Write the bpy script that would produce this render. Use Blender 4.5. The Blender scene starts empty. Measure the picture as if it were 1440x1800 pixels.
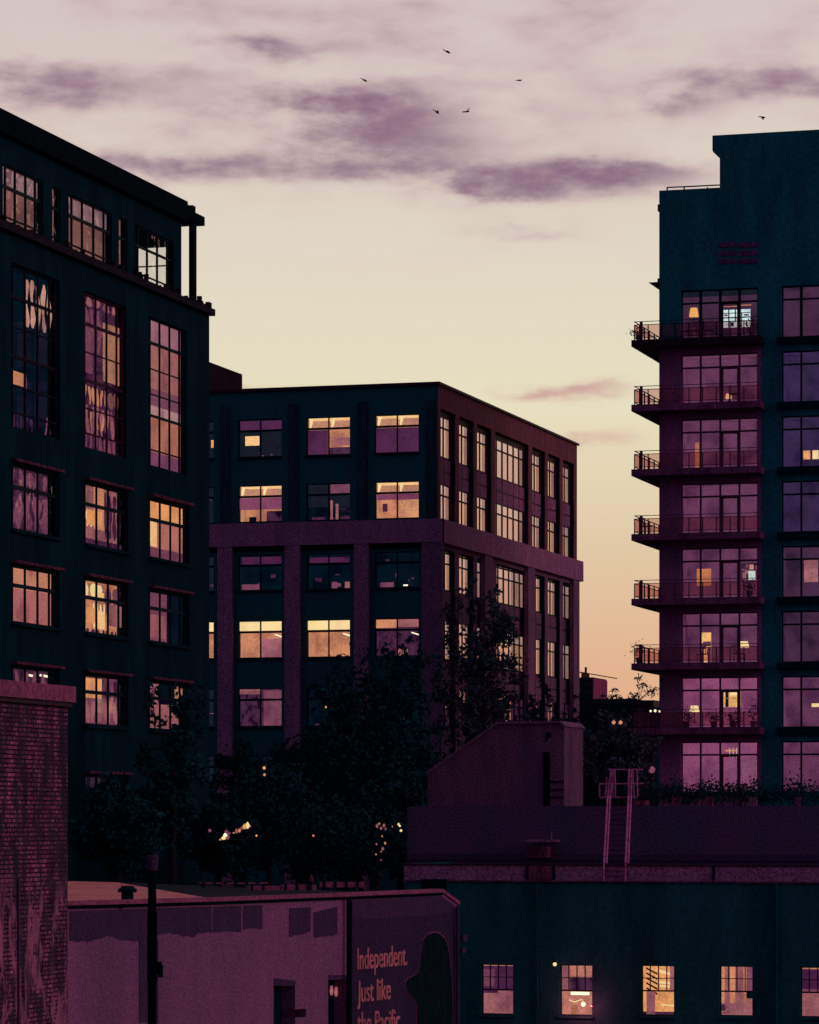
import bpy, bmesh, math, random
from mathutils import Vector, Matrix
R = math.radians
rnd = random.Random(7)
scn = bpy.context.scene
col = scn.collection

# ------------------------------------------------------------------ camera
FPX = 6070.0; CX = 720.0; YH = 1440.0; CAMZ = 12.0
YAW = math.atan((2500 - 720) / FPX)            # view is turned this far left of the street grid
cam_d = bpy.data.cameras.new('camera'); cam = bpy.data.objects.new('camera', cam_d); col.objects.link(cam)
cam.location = (0, 0, CAMZ); cam.rotation_euler = (R(90), 0, YAW)
cam_d.sensor_fit = 'HORIZONTAL'; cam_d.sensor_width = 36; cam_d.lens = 36 * FPX / 1440
cam_d.shift_y = (YH - 900) / 1440; cam_d.clip_start = 1; cam_d.clip_end = 6000
scn.camera = cam
scn.view_settings.view_transform = 'Standard'; scn.view_settings.look = 'None'
scn.view_settings.exposure = 0; scn.view_settings.gamma = 1
W_ = Vector((-math.sin(YAW), math.cos(YAW))); R_ = Vector((math.cos(YAW), math.sin(YAW)))

# ------------------------------------------------------------------ node helpers
def N(nt, typ, **kw):
    n = nt.nodes.new(typ)
    for k, v in kw.items():
        if k == 'inp':
            for a, b in v.items(): n.inputs[a].default_value = b
        else: setattr(n, k, v)
    return n
def M(nt, op, a, b=None, c=None, clamp=False):
    n = nt.nodes.new('ShaderNodeMath'); n.operation = op; n.use_clamp = clamp
    for i, v in enumerate((a, b, c)):
        if v is None: continue
        if isinstance(v, (int, float)): n.inputs[i].default_value = v
        else: nt.links.new(v, n.inputs[i])
    return n.outputs[0]
def mixc(nt, fac, a, b, blend='MIX'):
    n = nt.nodes.new('ShaderNodeMix'); n.data_type = 'RGBA'; n.blend_type = blend
    for sock, v in ((n.inputs[0], fac), (n.inputs[6], a), (n.inputs[7], b)):
        if isinstance(v, (int, float)): sock.default_value = v
        elif isinstance(v, tuple): sock.default_value = (*v[:3], 1)
        else: nt.links.new(v, sock)
    return n.outputs[2]
def ramp(nt, fac, stops):
    n = nt.nodes.new('ShaderNodeValToRGB'); e = n.color_ramp.elements
    while len(e) < len(stops): e.new(.5)
    for i, (p, c) in enumerate(stops):
        e[i].position = p; e[i].color = (*c, 1) if len(c) == 3 else c
    nt.links.new(fac, n.inputs[0]); return n.outputs[0]

# ------------------------------------------------------------------ world: dusk sky, bright west, dim blue east
SUN_EL = R(4); SUN_AZ = R(62)                   # sun low, to the right of the view
def build_world():
    w = bpy.data.worlds.new('World'); scn.world = w; w.use_nodes = True
    nt = w.node_tree; nt.nodes.clear(); L = nt.links
    tc = N(nt, 'ShaderNodeTexCoord'); sp = N(nt, 'ShaderNodeSeparateXYZ'); L.new(tc.outputs['Generated'], sp.inputs[0])
    x, y, z = sp.outputs
    az = M(nt, 'ARCTAN2', x, y)                  # 0 = +Y, positive to +X
    el = M(nt, 'ARCSINE', M(nt, 'MINIMUM', M(nt, 'MAXIMUM', z, -1.0), 1.0))
    eld = M(nt, 'DIVIDE', M(nt, 'MULTIPLY', el, 180 / math.pi), 60.0, clamp=True)
    base = ramp(nt, eld, [(0, (.74, .38, .22)), (2.4/60, (.76, .44, .27)), (4.5/60, (.75, .57, .38)), (6.8/60, (.79, .73, .52)),
                          (9.5/60, (.74, .67, .55)), (13/60, (.66, .56, .53)), (25/60, (.40, .32, .36)), (1, (.15, .15, .20))])
    # streaky noise for the cloud edges
    cb = N(nt, 'ShaderNodeCombineXYZ'); L.new(M(nt, 'MULTIPLY', az, 26), cb.inputs[0]); L.new(M(nt, 'MULTIPLY', el, 62), cb.inputs[1])
    n1 = N(nt, 'ShaderNodeTexNoise', inp={'Scale': 1.3, 'Detail': 6, 'Roughness': .55}); L.new(cb.outputs[0], n1.inputs['Vector'])
    n2 = N(nt, 'ShaderNodeTexNoise', inp={'Scale': .9, 'Detail': 3, 'Roughness': .5}); L.new(cb.outputs[0], n2.inputs['Vector'])
    s1 = N(nt, 'ShaderNodeSeparateColor'); L.new(n1.outputs['Color'], s1.inputs[0])
    wa = M(nt, 'ADD', az, M(nt, 'MULTIPLY', M(nt, 'SUBTRACT', s1.outputs[0], .5), .05))
    we = M(nt, 'ADD', el, M(nt, 'MULTIPLY', M(nt, 'SUBTRACT', s1.outputs[1], .5), .016))
    blobs = [(150,152,150,22,.9),(60,118,90,14,.4),(460,86,110,12,.75),(600,192,120,20,1.0),(690,240,110,36,.85),(560,295,300,15,.6),
             (300,295,110,16,.5),(890,322,140,21,1.1),(1110,312,120,22,.85),(930,350,70,12,.5),(1180,290,70,10,.35),(1370,143,130,18,.9),(1215,185,50,26,.45),(990,185,55,22,.3),
             (730,150,140,12,.3),(300,20,130,22,.25),(420,225,220,30,.2),(900,120,200,36,.12),(850,250,160,24,.2),(1015,692,66,9,.8),(1120,60,80,15,.2),
             (930,405,60,6,.25),(1035,775,50,8,.4),(600,20,160,18,.2),(480,678,60,7,.22)]
    tot = None
    for (px, py, rx, ry, a) in blobs:
        d = (W_ + R_ * ((px - CX) / FPX)); a0 = math.atan2(d.x, d.y); e0 = math.atan2((YH - py) / FPX, d.length)
        dx = M(nt, 'DIVIDE', M(nt, 'SUBTRACT', wa, a0), rx / FPX); dy = M(nt, 'DIVIDE', M(nt, 'SUBTRACT', we, e0), ry / FPX)
        g = M(nt, 'MULTIPLY', M(nt, 'EXPONENT', M(nt, 'MULTIPLY', M(nt, 'ADD', M(nt, 'MULTIPLY', dx, dx), M(nt, 'MULTIPLY', dy, dy)), -.55)), a)
        tot = g if tot is None else M(nt, 'ADD', tot, g)
    # scattered thin cloud elsewhere in the sky
    gen = M(nt, 'MULTIPLY', M(nt, 'SUBTRACT', n2.outputs[0], .42, clamp=True), 2.1)
    hi = M(nt, 'MULTIPLY', M(nt, 'SUBTRACT', el, R(8.3)), 9, clamp=True)
    tot = M(nt, 'ADD', tot, M(nt, 'MULTIPLY', gen, hi))
    n3 = N(nt, 'ShaderNodeTexNoise', inp={'Scale': 2.6, 'Detail': 7, 'Roughness': .62}); L.new(cb.outputs[0], n3.inputs['Vector'])
    tot = M(nt, 'MULTIPLY', tot, M(nt, 'ADD', .0, M(nt, 'MULTIPLY', n3.outputs[0], 1.9)))
    tot = M(nt, 'SUBTRACT', 1.0, M(nt, 'EXPONENT', M(nt, 'MULTIPLY', tot, -1.5)))
    cloud = ramp(nt, tot, [(0, (.68, .52, .51)), (.45, (.50, .32, .37)), (.8, (.30, .175, .25)), (1, (.20, .12, .19))])
    pinkf = M(nt, 'MULTIPLY', M(nt, 'SUBTRACT', R(8.6), el), 30, clamp=True)
    cloud = mixc(nt, pinkf, cloud, (.62, .31, .28))
    sky = mixc(nt, M(nt, 'MULTIPLY', tot, 1.1, clamp=True), base, cloud)
    # east is already night-blue
    west = M(nt, 'ADD', M(nt, 'MULTIPLY', M(nt, 'ADD', M(nt, 'MULTIPLY', x, math.sin(R(20))), M(nt, 'MULTIPLY', y, math.cos(R(20)))), 1.3), .28, clamp=True)
    east = ramp(nt, eld, [(0, (.20, .135, .20)), (.3, (.125, .115, .18)), (1, (.07, .095, .14))])
    sky = mixc(nt, M(nt, 'SMOOTHSTEP', west, 0, 1) if False else west, east, sky)
    up = M(nt, 'GREATER_THAN', z, -.02)
    sky = mixc(nt, up, (.02, .016, .025), sky)
    ns = N(nt, 'ShaderNodeTexSky'); ns.sky_type = 'NISHITA'; ns.sun_disc = False; ns.sun_elevation = R(2); ns.sun_rotation = SUN_AZ
    b1 = N(nt, 'ShaderNodeBackground', inp={'Strength': 1.0}); L.new(sky, b1.inputs[0])
    b2 = N(nt, 'ShaderNodeBackground', inp={'Strength': .004}); L.new(ns.outputs[0], b2.inputs[0])
    ad = N(nt, 'ShaderNodeAddShader'); L.new(b1.outputs[0], ad.inputs[0]); L.new(b2.outputs[0], ad.inputs[1])
    o = N(nt, 'ShaderNodeOutputWorld'); L.new(ad.outputs[0], o.inputs[0])
build_world()
sl = bpy.data.lights.new('sun', 'SUN'); sl.energy = .35; sl.angle = R(12); sl.color = (1, .62, .62)
so = bpy.data.objects.new('sun', sl); col.objects.link(so)
sd = Vector((math.sin(R(100)) * math.cos(R(16)), math.cos(R(100)) * math.cos(R(16)), math.sin(R(16))))
so.rotation_euler = sd.to_track_quat('Z', 'Y').to_euler(); so.location = (60, 60, 80)

# ------------------------------------------------------------------ materials
def mat(name, c, c2=None, rough=.9, scale=3.0, amp=.5, bump=.0, grain=.45, gscale=9.0, spec=.02, metal=0, brick=None):
    m = bpy.data.materials.new(name); m.use_nodes = True; nt = m.node_tree; L = nt.links
    b = nt.nodes['Principled BSDF']; b.inputs['Roughness'].default_value = rough
    b.inputs['Specular IOR Level'].default_value = spec; b.inputs['Metallic'].default_value = metal
    tc = N(nt, 'ShaderNodeTexCoord')
    st = N(nt, 'ShaderNodeMapping', inp={'Scale': (1.6, 1.6, .35)}); L.new(tc.outputs['Object'], st.inputs[0])
    n = N(nt, 'ShaderNodeTexNoise', inp={'Scale': scale, 'Detail': 6, 'Roughness': .65}); L.new(st.outputs[0], n.inputs['Vector'])
    g = N(nt, 'ShaderNodeTexNoise', inp={'Scale': gscale, 'Detail': 2, 'Roughness': .7}); L.new(tc.outputs['Object'], g.inputs['Vector'])
    if c2 is None: c2 = tuple(v * (1 - amp) for v in c)
    f = ramp(nt, n.outputs[0], [(.36, (0, 0, 0)), (.62, (1, 1, 1))])
    cc = mixc(nt, f, c, c2)
    gg = ramp(nt, g.outputs[0], [(.3, (1 - grain,) * 3), (.7, (1 + grain,) * 3)])
    cc = mixc(nt, 1.0, cc, gg, 'MULTIPLY')
    if brick:
        u, bw, bh, mortar = brick
        sp = N(nt, 'ShaderNodeSeparateXYZ'); L.new(tc.outputs['Object'], sp.inputs[0])
        cb = N(nt, 'ShaderNodeCombineXYZ'); L.new(sp.outputs[u], cb.inputs[0]); L.new(sp.outputs[2], cb.inputs[1])
        bt = N(nt, 'ShaderNodeTexBrick', inp={'Scale': 1, 'Brick Width': bw, 'Row Height': bh, 'Mortar Size': bh * .16, 'Color1': (1, 1, 1, 1), 'Color2': (.45, .45, .45, 1), 'Mortar': (*mortar, 1)})
        L.new(cb.outputs[0], bt.inputs['Vector']); cc = mixc(nt, 1.0, cc, bt.outputs[0], 'MULTIPLY')
    L.new(cc, b.inputs['Base Color'])
    if bump:
        bp = N(nt, 'ShaderNodeBump', inp={'Strength': bump, 'Distance': .05}); L.new(g.outputs[0], bp.inputs['Height']); L.new(bp.outputs[0], b.inputs['Normal'])
    return m
def em(name, c, s=1.0, amp=.3, scale=2.5, grain=.25):
    m = bpy.data.materials.new(name); m.use_nodes = True; nt = m.node_tree; L = nt.links; nt.nodes.clear()
    tc = N(nt, 'ShaderNodeTexCoord')
    n = N(nt, 'ShaderNodeTexNoise', inp={'Scale': scale * .35, 'Detail': 4, 'Roughness': .5}); L.new(tc.outputs['Object'], n.inputs['Vector'])
    g = N(nt, 'ShaderNodeTexNoise', inp={'Scale': 10, 'Detail': 2, 'Roughness': .7}); L.new(tc.outputs['Object'], g.inputs['Vector'])
    a2 = min(.85, amp * 1.15); f = ramp(nt, n.outputs[0], [(.34, (1 - a2, 1 - min(.95, a2 * 1.15), 1 - a2 * .8)), (.5, (1, 1, 1)), (.68, (1 + amp * .6,) * 3)])
    f2 = ramp(nt, g.outputs[0], [(.3, (1 - grain,) * 3), (.7, (1 + grain,) * 3)])
    cc = mixc(nt, 1.0, mixc(nt, 1.0, c, f, 'MULTIPLY'), f2, 'MULTIPLY')
    e = N(nt, 'ShaderNodeEmission', inp={'Strength': s}); L.new(cc, e.inputs[0])
    o = N(nt, 'ShaderNodeOutputMaterial'); L.new(e.outputs[0], o.inputs[0]); return m
def glass(name, ior=1.5, tint=(1, 1, 1), tr=(1, 1, 1), wave=0.0, wscale=1.2, rough=.02):
    m = bpy.data.materials.new(name); m.use_nodes = True; nt = m.node_tree; L = nt.links; nt.nodes.clear()
    t = N(nt, 'ShaderNodeBsdfTransparent', inp={'Color': (*tr, 1)})
    g = N(nt, 'ShaderNodeBsdfAnisotropic', inp={'Color': (*tint, 1), 'Roughness': rough})
    fr = N(nt, 'ShaderNodeFresnel', inp={'IOR': ior}); mx = N(nt, 'ShaderNodeMixShader')
    if wave:
        tc = N(nt, 'ShaderNodeTexCoord'); n = N(nt, 'ShaderNodeTexNoise', inp={'Scale': wscale, 'Detail': 1.5}); L.new(tc.outputs['Object'], n.inputs['Vector'])
        bp = N(nt, 'ShaderNodeBump', inp={'Strength': wave, 'Distance': .1}); L.new(n.outputs[0], bp.inputs['Height']); L.new(bp.outputs[0], g.inputs['Normal'])
    L.new(fr.outputs[0], mx.inputs[0]); L.new(t.outputs[0], mx.inputs[1]); L.new(g.outputs[0], mx.inputs[2])
    o = N(nt, 'ShaderNodeOutputMaterial'); L.new(mx.outputs[0], o.inputs[0]); return m

TEAL = mat('dark teal render', (.0022, .022, .038), (.0012, .012, .023), scale=.6, grain=.2)
TEAL2 = mat('teal cast tower wall', (.010, .13, .175), (.010, .075, .12), scale=.5, grain=.3, gscale=5)  # blue cast on the tower's top and right side, put into the wall colour
TEALW = mat('teal painted warehouse wall', (.011, .092, .115), (.007, .050, .066), scale=.4, grain=.25, gscale=6)
NAVY = mat('navy render', (.009, .095, .115), (.020, .070, .105), scale=.5, grain=.3)
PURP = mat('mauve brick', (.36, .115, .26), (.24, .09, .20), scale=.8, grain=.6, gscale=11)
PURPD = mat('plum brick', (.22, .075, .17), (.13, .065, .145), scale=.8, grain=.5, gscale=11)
PURPL = mat('mauve concrete', (.34, .08, .18), (.24, .06, .14), scale=.9, grain=.45, gscale=12)
SIDEM = mat('rust mauve cladding', (.23, .068, .105), (.15, .045, .085), scale=1.2, grain=.3, gscale=8)
TOWERM = mat('plum tower brick', (.30, .075, .22), (.17, .06, .17), scale=.5, grain=.5, gscale=9)
FRAME = mat('dark window frame', (.006, .02, .035), rough=.5, grain=.2)
FRAMET = mat('hazy mauve tower frame', (.13, .035, .10), rough=.6, grain=.3)  # mauve lift puts the haze over the tower into the frame colour
FRAMEP = mat('plum window frame', (.06, .016, .05), rough=.5, grain=.2)
HOODL = mat('dim mauve hood', (.15, .035, .085), (.03, .014, .03), scale=4, grain=.7)
HOOD = mat('mauve stone hood', (.22, .05, .12), (.08, .02, .06), scale=4, grain=.6)
METAL = mat('painted ladder steel', (.75, .16, .46), rough=.5, grain=.3)
BLACKM = mat('black steel', (.0012, .006, .013), rough=.9, grain=.2)
DARKRAIL = mat('dark railing steel', (.03, .01, .03), rough=.5, grain=.2)
LEAF = mat('dark leaf', (.006, .045, .060), (.009, .036, .054), scale=.5, grain=.3)
LEAFP = mat('dusk leaf', (.07, .035, .075), (.02, .06, .085), scale=.7, grain=.3)
BARK = mat('bark', (.03, .02, .035), grain=.4)
GROUND = mat('asphalt ground', (.05, .035, .05), scale=.3, grain=.3)
ROOFL = mat('pale roof membrane', (.90, .29, .28), (.66, .19, .20), scale=.7, grain=.35, gscale=14)
ROOFD = mat('dark roof felt', (.03, .03, .05), scale=.7, grain=.3)
STUCCO = mat('mauve stucco', (.28, .092, .225), (.20, .075, .18), scale=.5, grain=.6, gscale=28)
PATCH = mat('plum overpaint', (.075, .032, .09), (.05, .03, .08), scale=2, grain=.6, gscale=28)
SIGNM = mat('navy sign panel', (.05, .025, .075), (.035, .022, .06), scale=1, grain=.6, gscale=28)
LETTER = mat('salmon lettering paint', (.70, .21, .28), grain=.25, gscale=18)
OUTL = mat('plum outline paint', (.34, .06, .20), grain=.3, gscale=18)
BRICK = mat('weathered brick', (.56, .135, .33), (.08, .03, .085), scale=1.7, grain=.75, gscale=22, brick=(1, .21, .078, (.06, .05, .10)))
PLASTER = mat('peeling plaster', (.42, .10, .20), (.07, .03, .08), scale=3.5, grain=.5, gscale=20)
BIRDM = mat('black feathers', (.012, .006, .012), grain=.1)
GLASS = glass('window glass', 1.5)
GLASSW = glass('wavy reflecting glass', 1.7, (1, .62, .58), wave=.6, wscale=1.6)
GLASSS = glass('coated side glass', 4.2, (1, .74, .70), wave=.03)
GLASSP = bpy.data.materials.new('frosted balcony panel'); GLASSP.use_nodes = True
_n = GLASSP.node_tree; _n.nodes.clear(); _t = N(_n, 'ShaderNodeBsdfTransparent', inp={'Color': (.9, .62, .62, 1)}); _d = N(_n, 'ShaderNodeBsdfDiffuse', inp={'Color': (.3, .09, .2, 1)}); _x = N(_n, 'ShaderNodeMixShader', inp={0: .22}); _o = N(_n, 'ShaderNodeOutputMaterial')
_n.links.new(_t.outputs[0], _x.inputs[1]); _n.links.new(_d.outputs[0], _x.inputs[2]); _n.links.new(_x.outputs[0], _o.inputs[0])
E_WARM = em('warm lit interior', (.78, .33, .12)); E_WARMB = em('bright warm interior', (.95, .56, .24), amp=.15)
E_OR = em('orange lit interior', (.56, .22, .115)); E_PINK = em('rose lit interior', (.31, .105, .115)); E_ROSE = em('mauve lit interior', (.18, .052, .09)); E_BRN = em('brown lit interior', (.20, .085, .075))
E_DIM = em('dim plum interior', (.055, .016, .042), amp=.8, scale=6); E_VDIM = em('unlit interior', (.001, .006, .012), amp=.5)
E_TOW = em('plum apartment interior', (.115, .032, .078), amp=.4); E_TOWD = em('dark plum apartment interior', (.045, .015, .040), amp=.5); E_TOWB = em('violet apartment interior', (.028, .014, .055), amp=.5)
E_WHITE = em('lamp white', (1, .86, .62), 1.3, amp=0, grain=0); E_LAMP = em('orange lampshade', (.9, .42, .12), 1, amp=.1, grain=.05); E_SCR = em('cold bright shelf light', (.62, .82, .80), 1, amp=.3)
E_YEL = em('yellow lamp light', (.98, .72, .34), 1, amp=.1, grain=.05)
BLINDP = em('backlit mauve blind', (.20, .048, .105), amp=.2); BLINDD = em('backlit plum blind', (.07, .014, .055), amp=.3); BLINDO = em('backlit orange blind', (.46, .16, .125), amp=.2)
WHITEC = mat('white drape', (.8, .75, .7))

# ------------------------------------------------------------------ mesh helpers
class Fr:
    """vertical plane: s along H, z up, o outward"""
    def __init__(s, O, H):
        s.O = Vector(O); s.H = Vector(H).normalized(); n = Vector((s.H.y, -s.H.x))
        s.N = n if n.dot(-s.O) > 0 else -n
    def d(s, x, o=0):
        u = (x - CX) / FPX; v = W_ + R_ * u; P = s.O + s.N * o
        return P.dot(s.N) / v.dot(s.N)
    def s(s, x, o=0):
        u = (x - CX) / FPX; return ((W_ + R_ * u) * s.d(x, o) - s.O).dot(s.H)
    def z(s, x, y, o=0): return CAMZ + (YH - y) * s.d(x, o) / FPX
    def p(s, a, z, o=0):
        q = s.O + s.H * a + s.N * o; return Vector((q.x, q.y, z))
def front(Y): return Fr((0, Y), (1, 0))
def side(X): return Fr((X, 0), (0, 1))
def unp(x, y, d):
    q = (W_ + R_ * ((x - CX) / FPX)) * d; return Vector((q.x, q.y, CAMZ + (YH - y) * d / FPX))

class MB:
    def __init__(s): s.v = []; s.f = []; s.m = []; s.mats = []
    def mi(s, m):
        if m is None: return 0
        if m not in s.mats: s.mats.append(m)
        return s.mats.index(m)
    def face(s, pts, m=None):
        b = len(s.v); s.v += [Vector(p) for p in pts]; s.f.append(list(range(b, b + len(pts)))); s.m.append(s.mi(m))
    def hexa(s, p, m=None):      # 8 points: bottom 4 then top 4
        b = len(s.v); s.v += [Vector(q) for q in p]; i = s.mi(m)
        for f in ((0, 3, 2, 1), (4, 5, 6, 7), (0, 1, 5, 4), (1, 2, 6, 5), (2, 3, 7, 6), (3, 0, 4, 7)):
            s.f.append([b + k for k in f]); s.m.append(i)
        return s
    def box(s, F, s0, s1, z0, z1, o0, o1, m=None):
        return s.hexa([F.p(s0, z0, o0), F.p(s1, z0, o0), F.p(s1, z0, o1), F.p(s0, z0, o1),
                F.p(s0, z1, o0), F.p(s1, z1, o0), F.p(s1, z1, o1), F.p(s0, z1, o1)], m)
    def wbox(s, x0, x1, y0, y1, z0, z1, m=None):
        return s.hexa([(x0, y0, z0), (x1, y0, z0), (x1, y1, z0), (x0, y1, z0), (x0, y0, z1), (x1, y0, z1), (x1, y1, z1), (x0, y1, z1)], m)
    def prism(s, F, pts, o0, o1, m=None):   # polygon (s,z) extruded from o0 to o1
        b = len(s.v); n = len(pts); s.v += [F.p(a, z, o0) for a, z in pts] + [F.p(a, z, o1) for a, z in pts]; i = s.mi(m)
        s.f.append([b + k for k in range(n)][::-1]); s.f.append([b + n + k for k in range(n)]); s.m += [i, i]
        for k in range(n): s.f.append([b + k, b + (k + 1) % n, b + n + (k + 1) % n, b + n + k]); s.m.append(i)
        return s
    def tube(s, pts, r, n=8, m=None, r2=None):
        pts = [Vector(p) for p in pts]; i = s.mi(m); b = len(s.v); K = len(pts)
        for k, p in enumerate(pts):
            t = (pts[min(k + 1, K - 1)] - pts[max(k - 1, 0)]).normalized()
            a = t.orthogonal().normalized(); c = t.cross(a)
            rr = r if r2 is None else r + (r2 - r) * k / (K - 1)
            for j in range(n): s.v.append(p + (a * math.cos(2 * math.pi * j / n) + c * math.sin(2 * math.pi * j / n)) * rr)
        for k in range(K - 1):
            for j in range(n):
                s.f.append([b + k * n + j, b + k * n + (j + 1) % n, b + (k + 1) * n + (j + 1) % n, b + (k + 1) * n + j]); s.m.append(i)
        s.f.append([b + j for j in range(n)]); s.m.append(i); s.f.append([b + (K - 1) * n + j for j in range(n)]); s.m.append(i)
        return s
    def lathe(s, c, prof, n=14, m=None):
        b = len(s.v); i = s.mi(m); c = Vector(c)
        for r, z in prof:
            for j in range(n): s.v.append(c + Vector((r * math.cos(2 * math.pi * j / n), r * math.sin(2 * math.pi * j / n), z)))
        for k in range(len(prof) - 1):
            for j in range(n):
                s.f.append([b + k * n + j, b + k * n + (j + 1) % n, b + (k + 1) * n + (j + 1) % n, b + (k + 1) * n + j]); s.m.append(i)
        s.f.append([b + j for j in range(n)][::-1]); s.m.append(i); s.f.append([b + (len(prof) - 1) * n + j for j in range(n)]); s.m.append(i)
        return s
    def wall(s, F, s0, s1, z0, z1, holes, th=.5, m=None, o=0):
        """wall face with rectangular holes and their reveals"""
        S = sorted({s0, s1, *[min(max(v, s0), s1) for h in holes for v in h[:2]]}); Z = sorted({z0, z1, *[min(max(v, z0), z1) for h in holes for v in h[2:]]})
        for a, b in zip(S, S[1:]):
            if b - a < 1e-6: continue
            run = None
            for c, d in zip(Z, Z[1:]):
                cs, cz = (a + b) / 2, (c + d) / 2
                inside = any(h[0] < cs < h[1] and h[2] < cz < h[3] for h in holes)
                if not inside: run = (run[0], d) if run else (c, d)
                if (inside or d == Z[-1]) and run:
                    s.face([F.p(a, run[0], o), F.p(b, run[0], o), F.p(b, run[1], o), F.p(a, run[1], o)], m); run = None
        for h in holes:
            a, b, c, d = h
            for q in (((a, c), (b, c)), ((b, c), (b, d)), ((b, d), (a, d)), ((a, d), (a, c))):
                s.face([F.p(*q[0], o), F.p(*q[1], o), F.p(*q[1], o - th), F.p(*q[0], o - th)], m)
        return s
    def build(s, name, m, parent=None, org=None, smooth=False, recalc=True):
        org = Vector(org) if org is not None else (root_loc(parent) if parent else Vector((0, 0, 0)))
        me = bpy.data.meshes.new(name); me.from_pydata([v - org for v in s.v], [], s.f)
        if s.mats:
            for q in s.mats: me.materials.append(q)
            me.polygons.foreach_set('material_index', s.m)
        else: me.materials.append(m)
        if recalc:
            bm = bmesh.new(); bm.from_mesh(me); bmesh.ops.recalc_face_normals(bm, faces=bm.faces); bm.to_mesh(me); bm.free()
        if smooth: me.polygons.foreach_set('use_smooth', [True] * len(me.polygons))
        o = bpy.data.objects.new(name, me); col.objects.link(o)
        if parent: o.parent = parent
        else: o.location = org
        return o
def root_loc(o):
    while o.parent: o = o.parent
    return Vector(o.location)
def tag(o, label, cat, group=None, kind=None):
    if label: o['label'] = label
    if cat: o['category'] = cat
    if group: o['group'] = group
    if kind: o['kind'] = kind
    return o
def thing(name, loc, label, cat, group=None):
    o = bpy.data.objects.new(name, None); o.empty_display_size = .3; col.objects.link(o); o.location = loc
    return tag(o, label, cat, group)

def room(parent, F, s0, s1, z0, z1, o, dep, wall, ceil=None, floor=None, grow=.25):
    mb = MB(); a, b, c, d = s0 - grow, s1 + grow, z0 - .02, z1 + .05; e = o - dep
    mb.face([F.p(a, c, e), F.p(b, c, e), F.p(b, d, e), F.p(a, d, e)], wall)
    for q in (a, b): mb.face([F.p(q, c, o), F.p(q, c, e), F.p(q, d, e), F.p(q, d, o)], wall)
    mb.face([F.p(a, d, o), F.p(b, d, o), F.p(b, d, e), F.p(a, d, e)], ceil or wall)
    mb.face([F.p(a, c, o), F.p(b, c, o), F.p(b, c, e), F.p(a, c, e)], floor or wall)
    return mb.build('room_interior', None, parent, recalc=False)
def window(parent, F, s0, s1, z0, z1, vs=(), hs=(), rec=.3, fm=None, gl=None, rm=None, dep=1.6, fw=.06, mw=.05, blinds=(), ceil=None, floor=None, extra=()):
    """frame mesh = the window; pane, room_interior, blind are its sub-parts"""
    fm = fm or FRAME; o = -rec; mb = MB(); Wd, Hh = s1 - s0, z1 - z0
    t0, t1 = o - .04, o + .05
    mb.box(F, s0, s0 + fw, z0, z1, t0, t1); mb.box(F, s1 - fw, s1, z0, z1, t0, t1)
    mb.box(F, s0 + fw, s1 - fw, z0, z0 + fw, t0, t1); mb.box(F, s0 + fw, s1 - fw, z1 - fw, z1, t0, t1)
    for v in vs:
        w = mw; 
        if isinstance(v, tuple): v, w = v
        q = s0 + Wd * v; mb.box(F, q - w / 2, q + w / 2, z0 + fw, z1 - fw, t0 + .005, t1 - .006)
    for h in hs:
        w = mw
        if isinstance(h, tuple): h, w = h
        q = z0 + Hh * h; mb.box(F, s0 + fw, s1 - fw, q - w / 2, q + w / 2, t0 + .008, t1 - .003)
    for (a, b, c, d) in extra: mb.box(F, s0 + Wd * a, s0 + Wd * b, z0 + Hh * c, z0 + Hh * d, t0 + .006, t1 - .008)
    w = mb.build('window', fm, parent)
    g = MB(); g.face([F.p(s0, z0, o), F.p(s1, z0, o), F.p(s1, z1, o), F.p(s0, z1, o)]); g.build('pane', gl or GLASS, w, recalc=False)
    if rm: room(w, F, s0, s1, z0, z1, o - .08, dep, rm, ceil, floor)
    for (a, b, c, d, bm_) in blinds:
        q = MB(); q.box(F, s0 + Wd * a, s0 + Wd * b, z0 + Hh * c, z0 + Hh * d, o - .15, o - .12); q.build('blind', bm_, w)
    return w

# ------------------------------------------------------------------ ground
g = MB(); g.face([(-2500, -300, 0), (2500, -300, 0), (2500, 3500, 0), (-2500, 3500, 0)])
tag(g.build('ground', GROUND, recalc=False), None, None, kind='structure')

# ================================================================== LEFT BUILDING
FL = side(-50)
lb = thing('office_building', (-60, 120, 0), 'dark teal loft building at the left edge with tall windows and an overhanging roof beam', 'building')
def LS(x): return FL.s(x)
LEDGEM = mat('dark plum ledge', (.035, .012, .03), (.004, .012, .02), scale=5, grain=.6)
cols = [(LS(20), LS(105)), (LS(148), LS(222)), (LS(262), LS(329))]
holes = []; W = []
TALL = (26.5, 32.6)
for ci, (a, b) in enumerate(cols):
    holes.append((a, b, *TALL)); W.append(('tall', ci, a, b, *TALL))
    for ri, (z0, z1) in enumerate([(22.75, 25.15), (19.3, 21.4), (15.7, 17.65), (12.0, 13.7)]):
        b2 = b + (.25 if ci else 0)
        holes.append((a, b2, z0, z1)); W.append((ri, ci, a, b2, z0, z1))
PEN = [(5, 76), (92, 107), (121, 197), (209, 224), (238, 306)]
pen = [(LS(a), LS(b)) for a, b in PEN]
pen.insert(0, (pen[0][0] - 6, pen[0][0] - 3.5))
Y0, Y1 = 96, LS(368)
pY1 = LS(319)
mb = MB(); mb.wall(FL, Y0, Y1, 0, 33.85, holes, th=.5)
mb.face([(-50, Y1, 0), (-50, Y1, 33.85), (-80, Y1, 33.85), (-80, Y1, 0)]); mb.face([(-50, Y0, 0), (-50, Y0, 33.85), (-80, Y0, 33.85), (-80, Y0, 0)])
mb.face([(-80, Y0, 0), (-80, Y1, 0), (-80, Y1, 33.85), (-80, Y0, 33.85)]); mb.face([(-50, Y0, 33.85), (-50, Y1, 33.85), (-80, Y1, 33.85), (-80, Y0, 33.85)])
mb.build('wall', TEAL, lb, recalc=False)
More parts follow.
